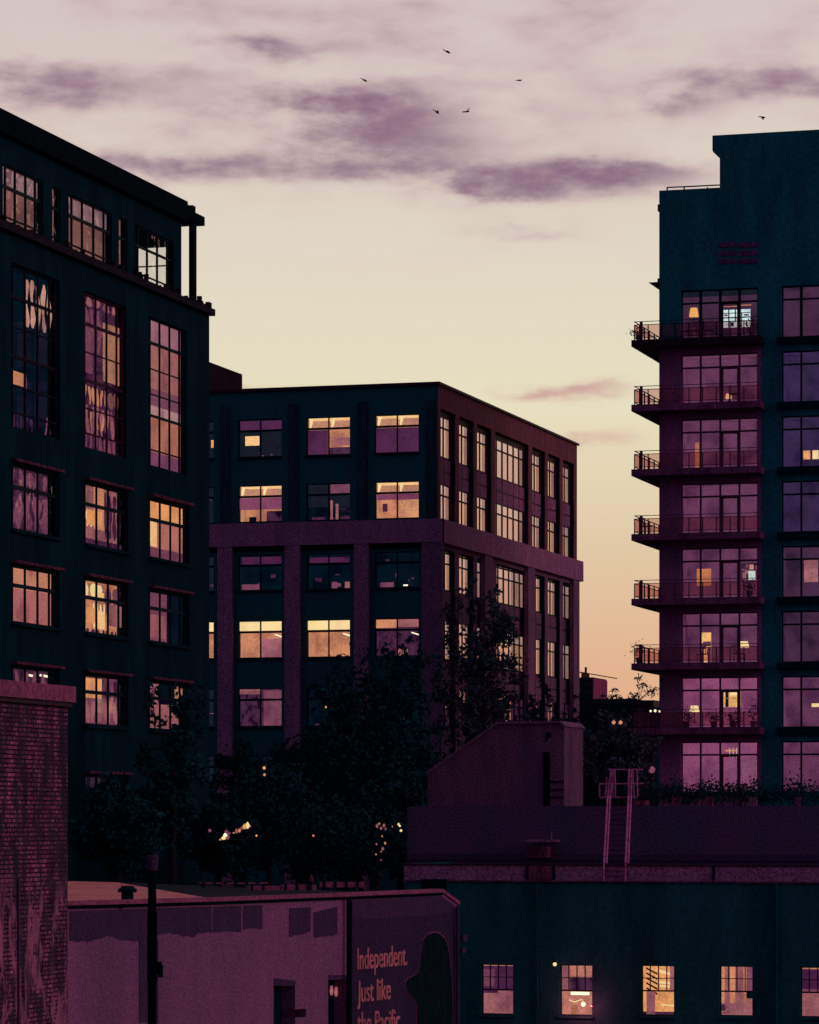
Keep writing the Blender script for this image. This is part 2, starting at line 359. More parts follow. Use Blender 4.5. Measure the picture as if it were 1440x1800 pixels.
ph = MB(); zP0, zP1 = 34.0, 36.1
ph.wall(FL, Y0, pY1, 33.86, 37.9, [(a, b, zP0, zP1) for a, b in pen], th=.3)
cg = (-53.5, -50.5)                     # corner glazing on the end wall
FE = Fr((0, pY1), (1, 0)); FE.N = Vector((0, 1))
ph.wall(FE, -70, -50, 33.86, 37.9, [(cg[0], cg[1], zP0, zP1)], th=.3)
ph.face([(-50, Y0, 37.9), (-50, pY1, 37.9), (-70, pY1, 37.9), (-70, Y0, 37.9)]); ph.face([(-70, Y0, 33.9), (-70, pY1, 33.9), (-70, pY1, 37.9), (-70, Y0, 37.9)])
ph.build('penthouse_wall', TEAL, lb, recalc=False)
MB().box(FL, Y0, pY1 + .02, 37.1, 37.93, .003, .28).build('roof_fascia', BLACKM, lb)
# ledge with weeds below the penthouse
lg = MB(); lg.box(FL, Y0, Y1 + .1, 33.62, 33.9, .003, .24)
for k in range(90):
    y = Y0 + 18 + rnd.random() * (Y1 - Y0 - 18); h = .05 + rnd.random() ** 3 * .3; lg.box(FL, y, y + .05 + rnd.random() * .12, 33.9, 33.9 + h, .02, .2)
lg.build('ledge', LEDGEM, lb)
# pergola beam, post and small planting at the terrace end
pg = MB(); pg.box(FL, pY1 - .5, LS(353), 37.3, 37.68, -.2, .18); pg.box(FL, pY1 - .5, LS(353), 37.3, 37.68, -4, -3.6); pg.box(FL, LS(349), LS(353), 37.32, 37.66, -3.6, -.2)
pg.box(FL, pY1 - .5, LS(334), 37.68, 37.86, -.2, .18)
pg.build('pergola_beam', BLACKM, lb)
MB().box(FL, LS(334), LS(341), 33.91, 37.3, -.05, .12).box(FL, LS(336.5), LS(342), 37.69, 38.0, -.2, .05).build('pergola_post', BLACKM, lb)
for i, (a, b) in enumerate(pen):
    big = b - a > 1.3
    vs = (.12, .36, .62, .86) if big else ()
    if i == 5:
        window(lb, FL, a, b, zP0, zP1, (.12, .36, .62, .88), ((.62, .09), (.1, .05)), rec=.12, gl=GLASSW, rm=None, mw=.07)
    else:
        window(lb, FL, a, b, zP0, zP1, vs, ((.62, .12), (.1, .05)), rec=.12, gl=GLASSW, rm=E_BRN, dep=1.5, mw=.07, blinds=((0, 1, .64, .97, em('pale mauve blind', (.25, .135, .15))),) if big else ())
window(lb, FE, cg[0], cg[1], zP0, zP1, (.5,), (.6,), rec=.12, gl=GLASS)
# partition behind the last penthouse bay
pp = MB(); pp.wbox(-58, -51.0, pen[5][0] + .05, pen[5][0] + .15, 33.9, 37.5); pp.wbox(-58.2, -58, pen[5][0], pY1 - .3, 33.9, 37.5); pp.build('partition', em('lit partition', (.30, .11, .12)), lb)
def ribbons(parent, F, s0, s1, z0, z1, spec, o=-.32, name='reflection_strip', rn=random.Random(21)):  # glowing strips imitate wavy reflections in the window glass
    '''wavy reflection strips set behind the glass: (s frac from, to, z frac from, to, count, fill, wobble, material)'''
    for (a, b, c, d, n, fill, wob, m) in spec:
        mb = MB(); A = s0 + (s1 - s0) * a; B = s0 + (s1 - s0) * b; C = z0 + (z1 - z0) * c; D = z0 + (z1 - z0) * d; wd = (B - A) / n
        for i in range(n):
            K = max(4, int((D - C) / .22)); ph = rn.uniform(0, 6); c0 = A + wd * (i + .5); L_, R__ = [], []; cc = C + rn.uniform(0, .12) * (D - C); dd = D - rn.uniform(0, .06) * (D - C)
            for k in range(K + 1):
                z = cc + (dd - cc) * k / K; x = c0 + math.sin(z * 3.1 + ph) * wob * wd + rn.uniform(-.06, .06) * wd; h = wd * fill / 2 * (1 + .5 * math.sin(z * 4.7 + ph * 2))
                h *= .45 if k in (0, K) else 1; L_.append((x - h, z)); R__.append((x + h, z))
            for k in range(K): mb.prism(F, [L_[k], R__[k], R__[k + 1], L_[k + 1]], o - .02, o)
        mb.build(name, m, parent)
ROOM = None
for (ri, ci, a, b, z0, z1) in W:
    if ri == 'tall':
        vs = [(.12, .05), (.37, .05), (.63, .05), (.89, .05)] if ci == 2 else [(.1, .05), (.36, .05), (.62, .05), (.86, .05)]
        hs = [(.80, .12), (.62, .04), (.44, .12), (.26, .04), (.1, .05)] if ci < 2 else [(.835, .12), (.66, .04), (.49, .04), (.345, .10), (.115, .05)]
        if ci == 2:
            bl = ((0, 1, .84, 1, em('rose top blind', (.32, .13, .165))), (0, 1, .54, .835, em('rose blind', (.34, .12, .115))), (0, 1, .42, .54, em('mauve mid blind', (.18, .06, .095))),
                  (0, 1, .34, .425, em('pale lower blind', (.42, .22, .22))), (0, 1, .11, .34, em('orange lower blind', (.42, .145, .10))), (0, 1, 0, .11, em('mauve sill blind', (.19, .055, .11))))
            w = window(lb, FL, a, b, z0, z1, vs, hs, rec=.18, gl=GLASS, rm=E_ROSE, dep=1.2, blinds=bl)
        elif ci == 1:
            bl = ((.62, 1, .48, .86, em('tan blind', (.42, .18, .10))), (.0, .1, .62, .97, E_WARM), (.15, .36, .5, .8, E_ROSE))
            w = window(lb, FL, a, b, z0, z1, vs, hs, rec=.18, gl=GLASSW, rm=E_DIM, dep=1.2, blinds=bl, fm=FRAMEP)
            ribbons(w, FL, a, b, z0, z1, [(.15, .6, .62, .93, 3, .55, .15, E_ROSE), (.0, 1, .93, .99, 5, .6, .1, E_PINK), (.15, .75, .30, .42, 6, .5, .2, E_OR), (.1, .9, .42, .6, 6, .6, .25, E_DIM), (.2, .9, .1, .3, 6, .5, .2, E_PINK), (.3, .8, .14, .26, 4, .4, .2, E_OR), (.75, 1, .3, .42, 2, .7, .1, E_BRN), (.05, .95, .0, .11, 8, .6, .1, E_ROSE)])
        else:
            bl = ((.05, .45, .28, .36, E_OR),)
            w = window(lb, FL, a, b, z0, z1, vs, hs, rec=.18, gl=GLASS, rm=E_VDIM, dep=1.2, blinds=bl, fm=LEDGEM)
            ribbons(w, FL, a, b, z0, z1, [(.42, 1, .63, .96, 5, .55, .12, em('cream rose reflection', (.52, .26, .20))), (.0, .5, .27, .36, 5, .5, .1, E_ROSE), (.05, .6, .0, .1, 8, .5, .1, E_DIM), (.85, 1, .02, .14, 2, .4, .3, E_ROSE)])
    else:
        vs = [(.1, .05), (.36, .05), (.62, .05), (.86, .05)]; hs = [(.66, .14)]
        key = (ri, ci); bl = (); gl = GLASS; rm = E_DIM; ce = None; fm = FRAME
        if key == (0, 2): rm = E_OR; bl = ((0, 1, .68, 1, E_WARM), (.08, .36, .22, .66, E_WARMB), (.36, 1, .2, .66, BLINDO), (0, 1, 0, .2, E_ROSE)); 
        elif key == (0, 1): rm = E_PINK; gl = GLASSW; bl = ((.38, .6, .3, 1, E_OR), (.22, .55, .35, .6, E_WARM), (0, 1, 0, .12, E_DIM))
        elif key == (0, 0): rm = E_DIM; gl = GLASSW
        elif key == (1, 0): rm = E_OR; bl = ((0, .97, .7, 1, em('peach blind and sky reflection', (.52, .2, .12))), (0, .97, .03, .62, em('salmon blind', (.38, .12, .11))))
        elif key == (1, 1): rm = E_OR; gl = GLASSW; bl = ((.7, 1.0, .2, .6, E_PINK), (.4, .62, .12, .45, E_WARMB), (.1, .4, .2, .5, E_WARM), (.4, .6, .66, .8, E_WARMB))
        elif key == (1, 2): rm = E_ROSE; bl = ((0, .58, .1, .55, em('plum orange blind', (.30, .09, .11))), (.62, 1, 0, 1, E_VDIM))
        elif key == (2, 0): rm = E_DIM; hs = []
        elif key == (2, 1): rm = E_ROSE; bl = ((.12, .55, .55, .95, E_WARM),)
        elif key == (2, 2): rm = E_PINK; bl = ((.02, .12, .05, .6, E_OR), (.8, 1, .65, .95, E_OR), (.45, .8, .55, 1, E_VDIM), (.12, .22, .56, .62, E_WARMB))
        else: rm = E_VDIM
        w = window(lb, FL, a, b, z0, z1, vs, hs, rec=.18, gl=gl, rm=rm, dep=1.2, blinds=bl, fm=fm)
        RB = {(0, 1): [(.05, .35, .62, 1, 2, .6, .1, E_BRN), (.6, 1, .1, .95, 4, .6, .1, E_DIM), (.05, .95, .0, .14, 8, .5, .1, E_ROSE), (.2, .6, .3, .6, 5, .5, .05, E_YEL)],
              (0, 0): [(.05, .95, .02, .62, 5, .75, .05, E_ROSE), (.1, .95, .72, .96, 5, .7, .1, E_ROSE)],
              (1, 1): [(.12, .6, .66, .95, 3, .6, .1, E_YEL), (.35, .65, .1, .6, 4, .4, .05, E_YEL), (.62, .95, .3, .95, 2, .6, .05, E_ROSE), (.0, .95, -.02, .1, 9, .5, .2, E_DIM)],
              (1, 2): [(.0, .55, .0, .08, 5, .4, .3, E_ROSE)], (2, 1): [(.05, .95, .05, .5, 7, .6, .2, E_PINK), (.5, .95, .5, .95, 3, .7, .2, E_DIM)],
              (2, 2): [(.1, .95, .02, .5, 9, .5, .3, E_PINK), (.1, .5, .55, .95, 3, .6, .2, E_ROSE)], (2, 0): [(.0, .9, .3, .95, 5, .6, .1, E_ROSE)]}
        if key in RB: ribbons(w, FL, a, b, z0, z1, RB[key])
        hd = MB(); hd.box(FL, a - .05, b + .02, z1 + .08, z1 + .18, .004, .24)
        hd.build('window_hood', HOODL, w)
        if z0 > 1: MB().box(FL, a - .03, b + .03, z0 - .14, z0 - .02, .004, .16).build('window_sill', TEAL, w)
# ceiling tube lights seen in the lowest left window
for a, b in ((52, 66), (71, 88)):
    t = MB(); o_ = -.5; t.tube([FL.p(FL.s(a, o_), FL.z(a, 1187, o_), o_), FL.p(FL.s(b, o_), FL.z(b, 1190, o_), o_)], .045)
    tag(t.build('ceiling_light', E_WHITE, org=FL.p(FL.s(a), 5, o_)), 'left white ceiling tube light glowing in the low window above the brick pier' if a == 52 else 'right white ceiling tube light glowing in the low window above the brick pier', 'ceiling light', 'tube lights inside the left building')

# ================================================================== CENTRAL BUILDING
FC = front(185); FS = side(-52.6)
cb_ = thing('corner_office_building', (-60, 200, 0), 'flat-roofed office block at the centre with a mauve belt course and tall narrow side windows', 'building')
zr = FC.z(770, 673); zb0, zb1 = 27.42, 28.72
YE = FS.s(1014.5)
cx = [(FC.s(a), FC.s(b)) for a, b in ((418, 495), (538, 615), (658, 736))]
step = cx[1][0] - cx[0][0]
cx.insert(0, (cx[0][0] - step, cx[0][1] - step))
rows = [(32.5, 34.62), (28.82, 30.88), (24.95, 26.95), (21.12, 23.22), (17.25, 19.4), (13.5, 15.6)]
ch = [(a, b, z0, z1) for a, b in cx for z0, z1 in rows]
mb = MB(); mb.wall(FC, -85, -52.6, zb1, zr, [h for h in ch if h[2] > zb1], th=.5)
mb.wall(FC, -85, -52.6, 0, zb1, [h for h in ch if h[2] < zb1], th=.5)
mb.face([(-52.6, 185, zr), (-52.6, YE, zr), (-85, YE, zr), (-85, 185, zr)]); mb.face([(-52.6, YE, 0), (-52.6, YE, zr), (-85, YE, zr), (-85, YE, 0)])
mb.build('front_wall', NAVY, cb_, recalc=False)
PIERM = mat('navy plum pier', (.030, .055, .09), grain=.3)
# slightly raised piers of the upper front
mb = MB()
for i in range(4):
    a = cx[i][1] + .45; MB().box(FC, a, a + (step - (cx[i][1] - cx[i][0])) - .9 if i < 3 else -52.75, zb1, zr - .9, .003, .12).build('upper_pier', PIERM, cb_)
#('upper_pier', mat('navy plum pier', (.035, .025, .07), grain=.3), cb_)
MB().box(FC, -85, -52.45, zr - .12, zr + .06, .004, .16).build('roof_coping', FRAMEP, cb_)
# belt course and lower pillars
bc = MB(); bc.box(FC, -85, -52.25, zb0, zb1, .004, .35)
bc.build('belt_course', PURP, cb_)
for a, b in ((382, 408), (500, 527), (622, 648)):
    MB().box(FC, FC.s(a, .3), FC.s(b, .3), 0, zb0 - .003, .004, .3).build('pillar', PURP, cb_)
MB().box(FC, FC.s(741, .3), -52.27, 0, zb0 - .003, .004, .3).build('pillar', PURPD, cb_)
# thin dark outline under the belt
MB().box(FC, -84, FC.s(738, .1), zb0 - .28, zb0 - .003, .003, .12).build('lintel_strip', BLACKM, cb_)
# front windows
SOFF = em('orange soffit', (.52, .24, .14), amp=.15)
for ci, (a, b) in enumerate(cx):
    for ri, (z0, z1) in enumerate(rows):
        rm, ce, bl, fm = E_VDIM, None, (), FRAME
        k = (ri, ci); TR = .70
        tr = lambda m: (.02, .98, TR + .02, .98, m)
        if k == (0, 1): rm = E_VDIM; bl = ((.02, 1, TR + .03, .97, BLINDD), (.13, .45, .32, .57, E_WARMB))
        if k == (0, 2): rm = E_OR; ce = E_WARMB; bl = ((0, .46, 0, .67, BLINDD), (.6, .98, .25, .45, E_PINK), (.5, .98, 0, .2, E_DIM))
        if k == (0, 3): rm = E_OR; ce = E_WARMB; bl = ((0, 1, 0, .67, BLINDD),)
        if k == (1, 1): rm = E_OR; ce = E_WARMB; bl = ((0, 1, .35, .67, BLINDP), (.62, 1, 0, .3, E_DIM), (.22, .38, 0, .15, E_VDIM))
        if k == (1, 2): rm = E_VDIM; bl = ((.52, 1, .74, .98, E_ROSE), (.52, .57, 0, .55, E_PINK), (.64, .7, 0, .45, E_PINK), (.75, 1, 0, .12, E_DIM), (.1, .4, 0, .1, E_DIM))
        if k == (1, 3): rm = E_OR; ce = E_WARMB; bl = ((0, 1, .52, .67, BLINDP), (.15, .26, .2, .42, E_DIM), (.5, 1, 0, .5, em('peach partition', (.60, .27, .14))))
        if k == (2, 1): rm = E_DIM if False else E_VDIM; bl = ((.05, .95, .75, .95, BLINDD), (.05, .45, .02, .18, E_ROSE))
        if k == (2, 2): bl = ((.05, .95, .75, .9, BLINDD), (.55, .68, .02, .2, E_ROSE), (.85, .98, .02, .2, E_PINK))
        if k == (2, 3): bl = ((.1, .4, .02, .16, E_ROSE), (.62, .72, .05, .09, E_WHITE))
        if k == (3, 1): rm = E_OR; ce = E_WARMB; bl = ((.0, 1, .74, 1, E_YEL), (.5, 1, 0, .52, em('mauve orange partition', (.36, .12, .15))))
        if k == (3, 2): rm = E_OR; ce = E_WARMB; bl = ((.0, 1, .74, 1, E_YEL),)
        if k == (3, 3): rm = E_DIM; bl = ((0, .5, .76, 1, E_OR), (.5, 1, .78, 1, E_PINK), (.5, .72, 0, .2, E_PINK))
        if k == (3, 0): rm = E_OR; ce = E_WARMB; bl = ((.0, 1, .74, 1, E_YEL),)
        if k == (0, 0): bl = ((.9, 1, .3, .5, E_WARM),)
        if k == (4, 1): rm = E_DIM; bl = ((0, .5, .85, 1, E_PINK), (.55, 1, 0, .95, E_ROSE))
        w = window(cb_, FC, a, b, z0, z1, ((.5, .07),), ((TR, .12),), rec=.2, fm=fm, rm=rm, ceil=ce, dep=2.4, blinds=bl, fw=.04)
        MB().box(FC, a - .05, b + .05, z0 - .14, z0 - .02, .004, .1).build('window_sill', TEAL, w)
        if ce is not None and ri < 3:
            zt_ = z0 + (z1 - z0) * (TR + .05); hw = (b - a) / 2
            for h in (0, 1):
                x = a + h * hw + .06; MB().prism(FC, [(x, zt_), (x + .1, zt_), (x + .24, z1 - .05), (x + .02, z1 - .05)], -.5, -.46).build('light_fitting', E_YEL, w)
                MB().box(FC, x + .2, a + (h + 1) * hw - .04, z1 - .2, z1 - .17, -.52, -.49).build('ceiling_rail', BLINDO, w)
                MB().box(FC, x + .12, a + (h + 1) * hw - .04, zt_ - .05, z1 - .2, -.56, -.53).build('soffit', SOFF, w)
        if ri == 3 and ci > 0:
            MB().prism(FC, [(b - .55, z0 + (z1 - z0) * .62), (b - .05, z0 + (z1 - z0) * .54), (b - .05, z0 + (z1 - z0) * .58), (b - .55, z0 + (z1 - z0) * .65)], -.5, -.46).build('strip_light', E_WHITE, w)
        if rm is E_VDIM:
            for q in range(rnd.randint(3, 6)):
                x = a + .1 + rnd.random() * (b - a - .5); zz = z0 + .05 + rnd.random() ** 2 * (z1 - z0 - .4); MB().box(FC, x, x + .06 + rnd.random() * .3, zz, zz + .03 + rnd.random() * .2, -.9, -.86).build('furniture', E_DIM if rnd.random() < .8 else E_ROSE, w)
# side facade
SB1 = em('pale rose sky reflection', (.50, .30, .26), amp=.12); SB2 = em('rose tan sky reflection', (.42, .215, .185), amp=.15); SB3 = em('peach blind and sky reflection', (.52, .27, .185), amp=.15)  # glowing sheets stand in for bright sky reflected in the side panes
sx = [(775, 801), (807.5, 833), (839, 864.5), (871, 929.5), (936, 958.7), (963.5, 984.8), (990, 1009.6)]
so_ = [(FS.s(a), FS.s(b)) for a, b in sx]
sh = [(a, b, zb1 + .02, 34.95) for a, b in so_] + [(a + (.3 if i in (0, 3, 4) else 0), b, 13.2, 27.15) for i, (a, b) in enumerate(so_)]
mb = MB(); mb.wall(FS, 185, YE, zb1 + .01, zr, [h for h in sh if h[2] > 28], th=.05); mb.build('side_wall', SIDEM, cb_, recalc=False)
for h in sh:
    rv = MB(); rv.wall(FS, h[0], h[1], h[2], h[3], [h], th=.4, o=-.05); rv.build('reveal', TEAL, cb_, recalc=False)
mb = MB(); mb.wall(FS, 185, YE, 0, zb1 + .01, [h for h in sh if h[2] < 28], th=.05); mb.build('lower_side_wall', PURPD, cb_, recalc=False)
MB().box(FS, 184.7, YE + .35, zb0, zb1, .004, .35).build('belt_course', PURP, cb_)
MB().box(FS, 184.9, YE + .1, zr - .07, zr + .06, .004, .14).build('roof_coping', FRAMEP, cb_)
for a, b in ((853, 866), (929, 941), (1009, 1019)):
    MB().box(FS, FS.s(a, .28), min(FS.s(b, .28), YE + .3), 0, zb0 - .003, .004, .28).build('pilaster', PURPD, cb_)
floors = [(34.62, 32.35, 34.0), (30.82, 28.74, 30.2), (27.0, 24.9, 26.4), (23.2, 21.0, 22.6), (19.4, 17.2, 18.8), (15.6, 13.4, 15.0)]
for (i, (a, b)) in enumerate(so_):
    for grp, (lo, hi, fl) in enumerate([(zb1 + .02, 34.95, floors[:2]), (13.2, 27.15, floors[2:])]):
        a2 = a + (.3 if (grp and i in (0, 3, 4)) else 0); n = 6 if i == 3 else 2; rec = .30 if grp == 0 else .27
        Hh = hi - lo
        vs = [(k / n, (.12 if (n == 6 and k % 2 == 0) else .07)) for k in range(1, n)]
        ex = []; bl = []
        for (t, bt, tr) in fl:
            for q in (t, bt, tr, (bt + (bt - 1.55)) / 2): 
                if lo + .1 < q < hi - .05: ex.append((0, 1, (q - .045 - lo) / Hh, (q + .045 - lo) / Hh))
            if t > lo:
                v = rnd.random(); dk = grp and bt < 20
                m1 = E_DIM if dk else SB1; m2 = E_DIM if dk else (SB2 if v < .7 else SB3)
                bl.append((0, 1, (max(bt, lo) - lo) / Hh, (tr - lo) / Hh, m2)); bl.append((0, 1, (tr - lo) / Hh, (t - lo) / Hh, m1))
        for (t, bt, tr), nx in zip(fl, fl[1:]):      # spandrel panels between floors
            pass
        w = window(cb_, FS, a2, b, lo, hi, vs, (), rec=rec, gl=GLASSS, fm=FRAMEP if grp == 0 else FRAME, rm=E_VDIM, dep=.5, blinds=bl, extra=ex, fw=.05)
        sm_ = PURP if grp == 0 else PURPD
        for (t, bt, tr), nx in zip(fl, fl[1:]): MB().box(FS, a2 + .05, b - .05, nx[0] + .05, bt - .05, -rec + .01, -rec + .028).build('spandrel_panel', sm_, w)
        if grp == 0: MB().box(FS, a2 + .02, b - .02, 34.68, 34.92, -rec + .01, -rec + .03).build('head_panel', FRAMEP, w)
# stair penthouse on the roof behind
mb = MB(); mb.wbox(-84, -70.5, 190, 203.4, zr - .1, 39.7)
mb.build('roof_penthouse', mat('dark plum penthouse', (.02, .008, .02), grain=.5), cb_)

# ================================================================== APARTMENT TOWER
FT = front(170)
tw = thing('apartment_tower', (-30, 180, 0), 'tall plum and teal apartment tower with corner balconies stacked up its left side', 'building')
TX0, TX1 = FT.s(1159), FT.s(1620); k35 = FPX / FT.d(1250)
def TZ(x, y): return FT.z(x, y)
ztop = [TZ(1260, 508 + 113.7 * k) for k in range(8)]
zfl = [z - 2.55 for z in ztop]
gA = (FT.s(1197), FT.s(1332)); gB = (FT.s(1374), FT.s(1509))
hl = [(g[0], g[1], zf, zt) for g in (gA, gB) for zf, zt in zip(zfl, ztop)]
sA = FT.s(1338); zc = TZ(1200, 612)
mb = MB(); mb.wall(FT, TX0, sA, 0, zc, [h for h in hl if h[0] < sA and h[3] < zc + .2], th=.4)
mb.face([(TX0, 170, 0), (TX0, 196, 0), (TX0, 196, zc), (TX0, 170, zc)])
mb.build('wall', TOWERM, tw, recalc=False)
zt1 = TZ(1159, 335)
mb = MB(); mb.wall(FT, TX0, sA, zc, zt1, [h for h in hl if h[0] < sA and h[3] > zc + .2], th=.4)
mb.wall(FT, sA, TX1, 0, zt1, [h for h in hl if h[0] > sA], th=.4)
mb.face([(TX0, 170, zc), (TX0, 196, zc), (TX0, 196, zt1), (TX0, 170, zt1)]); mb.face([(TX0, 170, zt1), (TX1, 170, zt1), (TX1, 196, zt1), (TX0, 196, zt1)])
mb.face([(TX1, 170, 0), (TX1, 196, 0), (TX1, 196, zt1), (TX1, 170, zt1)])
mb.build('upper_wall', TEAL2, tw, recalc=False)
# crown volume, with overhanging parapet
ux = FT.s(1265.5); zu = TZ(1253, 238); zo = TZ(1253, 265); zo2 = TZ(1265, 278)
mb = MB(); mb.prism(FT, [(ux, zt1 + .002), (TX1 - .3, zt1 + .002), (TX1 - .3, zu), (FT.s(1252.5), zu), (FT.s(1252.5), zo), (ux, zo2)], -18, .002)
mb.build('crown', TEAL2, tw)
MB().box(FT, FT.s(1250.5), FT.s(1252.5), TZ(1252, 264), TZ(1252, 254), -3, -.5).build('crown_trim', TEAL, tw)
mb = MB()
mb.box(FT, FT.s(1154), TX0 - .003, TZ(1158, 369), TZ(1158, 357), -3, -.3); mb.build('upper_cornice', BLACKM, tw); mb = MB()
mb.prism(FT, [(FT.s(1138.5), TZ(1139, 495.5)), (TX0 - .003, TZ(1158, 494)), (TX0 - .003, TZ(1158, 505)), (FT.s(1142), TZ(1139, 498))], -3, -.2)
mb.box(FT, FT.s(1154.5), TX0 - .003, TZ(1158, 494) , TZ(1158, 488), -2, -.2)
mb.build('cornice', BLACKM, tw)
# roof rail
rl = MB(); ya = 169.9
for yy in (323, 329): rl.tube([(FT.s(1172, -1), 171, TZ(1172, yy)), (FT.s(1266, -1), 171, TZ(1266, yy - 4.5))], .035, 6)
for x in (1173, 1203, 1244): rl.tube([(FT.s(x, -1), 171, zt1), (FT.s(x, -1), 171, TZ(x, 322.5))], .04, 6)
rl.box(FT, FT.s(1174), FT.s(1183), zt1, TZ(1180, 326), -1.6, -1.2)
rl.build('roof_railing', DARKRAIL, tw)
# louvre vents high on the wall
lv = MB()
for (a, b) in ((1264, 1292), (1296, 1333)):
    for yy in (427, 442, 456): lv.box(FT, FT.s(a), FT.s(b), TZ(a, yy + 8), TZ(a, yy), .004, .04)
lv.build('louvre_vent', mat('plum louvre', (.14, .04, .15), grain=.5), tw)
# windows
for gi, g in enumerate((gA, gB)):
    for k, (zf, zt) in enumerate(zip(zfl, ztop)):
        rm = E_TOW if k > 0 else E_TOWD
        if gi == 1: rm = E_TOWB if k in (1, 2, 3) else E_TOWD
        if gi == 1 and k >= 6: rm = E_TOW
        ce = None; bl = []
        if gi == 0 and k in (6, 7): rm = em('rose apartment interior', (.22, .055, .13)); ce = E_OR
        if gi == 0 and k == 0: bl = [(.0, 1, .88, .99, E_VDIM), (.51, .72, .66, .675, E_OR), (.76, .9, .675, .69, E_OR)]
        if gi == 0 and k == 7: bl = [(.78, .99, .3, .65, em('grey mauve blind', (.17, .055, .11))), (.56, .7, .81, .84, E_WARM)]
        if gi == 1 and k == 6: bl = [(.38, .75, .4, .47, E_YEL)]
        if gi == 1 and k == 2: bl = [(.27, .36, .16, .33, E_WARM), (.39, .47, .16, .33, E_YEL)]
        if gi == 1 and k == 4: bl = [(.28, .46, .3, .75, em('salmon drape', (.36, .13, .14)))]
        pr = FRAME if (gi == 1 or k == 0) else FRAMET
        w = window(tw, FT, g[0], g[1], zf, zt, ((.25, .14 if k == 0 else .09), (.505, .14 if k == 0 else .09), (.755, .14 if k == 0 else .09)), ((.745, .09),), rec=.22, fm=pr, rm=rm, ceil=ce, dep=2.6, blinds=bl,
                   extra=((.52, .545, 0, .73), (.725, .75, 0, .73), (.52, .75, .70, .73)))
BALC = mat('hazy plum balcony concrete', (.20, .055, .15), scale=1.2, grain=.5); RAILT = mat('hazy plum railing', (.16, .045, .12), grain=.3)  # plum tint on the lower floors imitates haze in front of the tower
# balconies wrapping the corner
LX, DX = FT.s(1110, 1.2), 1.2
for k in range(1, 8):
    zs = zfl[k - 1]; th = .33
    b = MB(); ex = FT.s(1336, 1.2)
    b.box(FT, LX, ex, zs - th, zs, .004, DX); b.box(FT, LX, TX0 - .004, zs - th, zs, -6, .0035)
    bo = b.build('balcony', DARKRAIL if k < 2 else BALC, tw)
    r = MB(); x0 = LX + .12; rh = .93
    for zz in (rh, rh - .16):
        r.box(FT, x0, ex - .1, zs + zz - .03, zs + zz, DX - .12, DX - .07); r.box(FT, x0, x0 + .05, zs + zz - .03, zs + zz, -5.9, DX - .125)
    r.box(FT, x0, ex - .1, zs + .1, zs + .13, DX - .12, DX - .07); r.box(FT, x0, x0 + .05, zs + .1, zs + .13, -5.9, DX - .125)
    n = 9
    for j in range(n + 1):
        x = x0 + (ex - .15 - x0) * j / n; r.box(FT, x, x + .05, zs, zs + rh - .19, DX - .12, DX - .07)
    for j in range(1, 6): r.box(FT, x0, x0 + .06, zs, zs + rh, DX - .1 - j * 1.15, DX - .04 - j * 1.15)
    r.box(FT, x0 + .28, x0 + .42, zs, zs + rh, DX - .2, DX - .13)
    r.build('railing', DARKRAIL if k < 2 else RAILT, bo)
    p = MB(); p.face([FT.p(x0 + .02, zs + .13, DX - .13), FT.p(x0 + .02, zs + .75, DX - .13), FT.p(x0 + .02, zs + .75, -5.9), FT.p(x0 + .02, zs + .13, -5.9)])
    p.face([FT.p(x0 + .06, zs + .13, DX - .1), FT.p(ex - .15, zs + .13, DX - .1), FT.p(ex - .15, zs + .75, DX - .1), FT.p(x0 + .06, zs + .75, DX - .1)])
    p.build('glass_panel', GLASSP, bo, recalc=False)
for k in range(1, 8):
    zs = zfl[k - 1]; b = MB(); b.box(FT, gB[0] - .2, gB[1] + .2, zs - .33, zs, .004, .25); b.build('floor_slab', TEAL, tw)

# lamps and things inside the tower rooms
def inside_lamp(x, y, w, h, m, label, name='table_lamp', o=-1.2, stem=.7):
    s = FT.s(x, o); z = FT.z(x, y, o); e = FT.p(s, z, o); kx = FPX / FT.d(x, o); rr = w / kx / 2; hh = h / kx
    t = thing(name, e - Vector((0, 0, stem)), label, 'lamp', 'lamps glowing in the tower apartments')
    MB().lathe(e, [(rr, -hh / 2), (rr * .72, hh / 2)], 16).build('lamp_shade', m, t)
    MB().lathe(e - Vector((0, 0, stem)), [(rr * .5, 0), (rr * .5, .03), (.02, .05), (.02, stem - hh / 2)], 10).build('lamp_stand', BLACKM, t)
inside_lamp(1220, 549, 17, 15, E_LAMP, 'orange lampshade glowing in the top lit apartment of the tower')
inside_lamp(1221, 1246, 18, 11, E_YEL, 'yellow drum lampshade at the left of the apartment two floors above the roof terrace')
inside_lamp(1308, 1133, 19, 11, E_YEL, 'pale yellow lampshade at the right side of the fifth lit apartment down')
inside_lamp(1281, 697, 12, 10, E_YEL, 'small bright lampshade glowing behind the second balcony railing')
def inside_panel(x0, x1, y0, y1, m, name, label, cat, o=-1.0, pieces=(), group=None, pm=None):
    t = thing(name, FT.p(FT.s(x0, o), FT.z(x0, y1, o), o), label, cat, group)
    MB().box(FT, FT.s(x0, o), FT.s(x1, o), FT.z(x0, y1, o), FT.z(x0, y0, o), o - .06, o).build('panel', m, t)
    for (a, b, c, d, q) in pieces:
        MB().box(FT, FT.s(x0 + (x1 - x0) * a, o), FT.s(x0 + (x1 - x0) * b, o), FT.z(x0, y0 + (y1 - y0) * d, o), FT.z(x0, y0 + (y1 - y0) * c, o), o + .002, o + .05).build('shelf_item' if name == 'bookshelf' else ('door_panel' if name == 'lit_doorway' else 'picture_shape'), q, t)
    return t
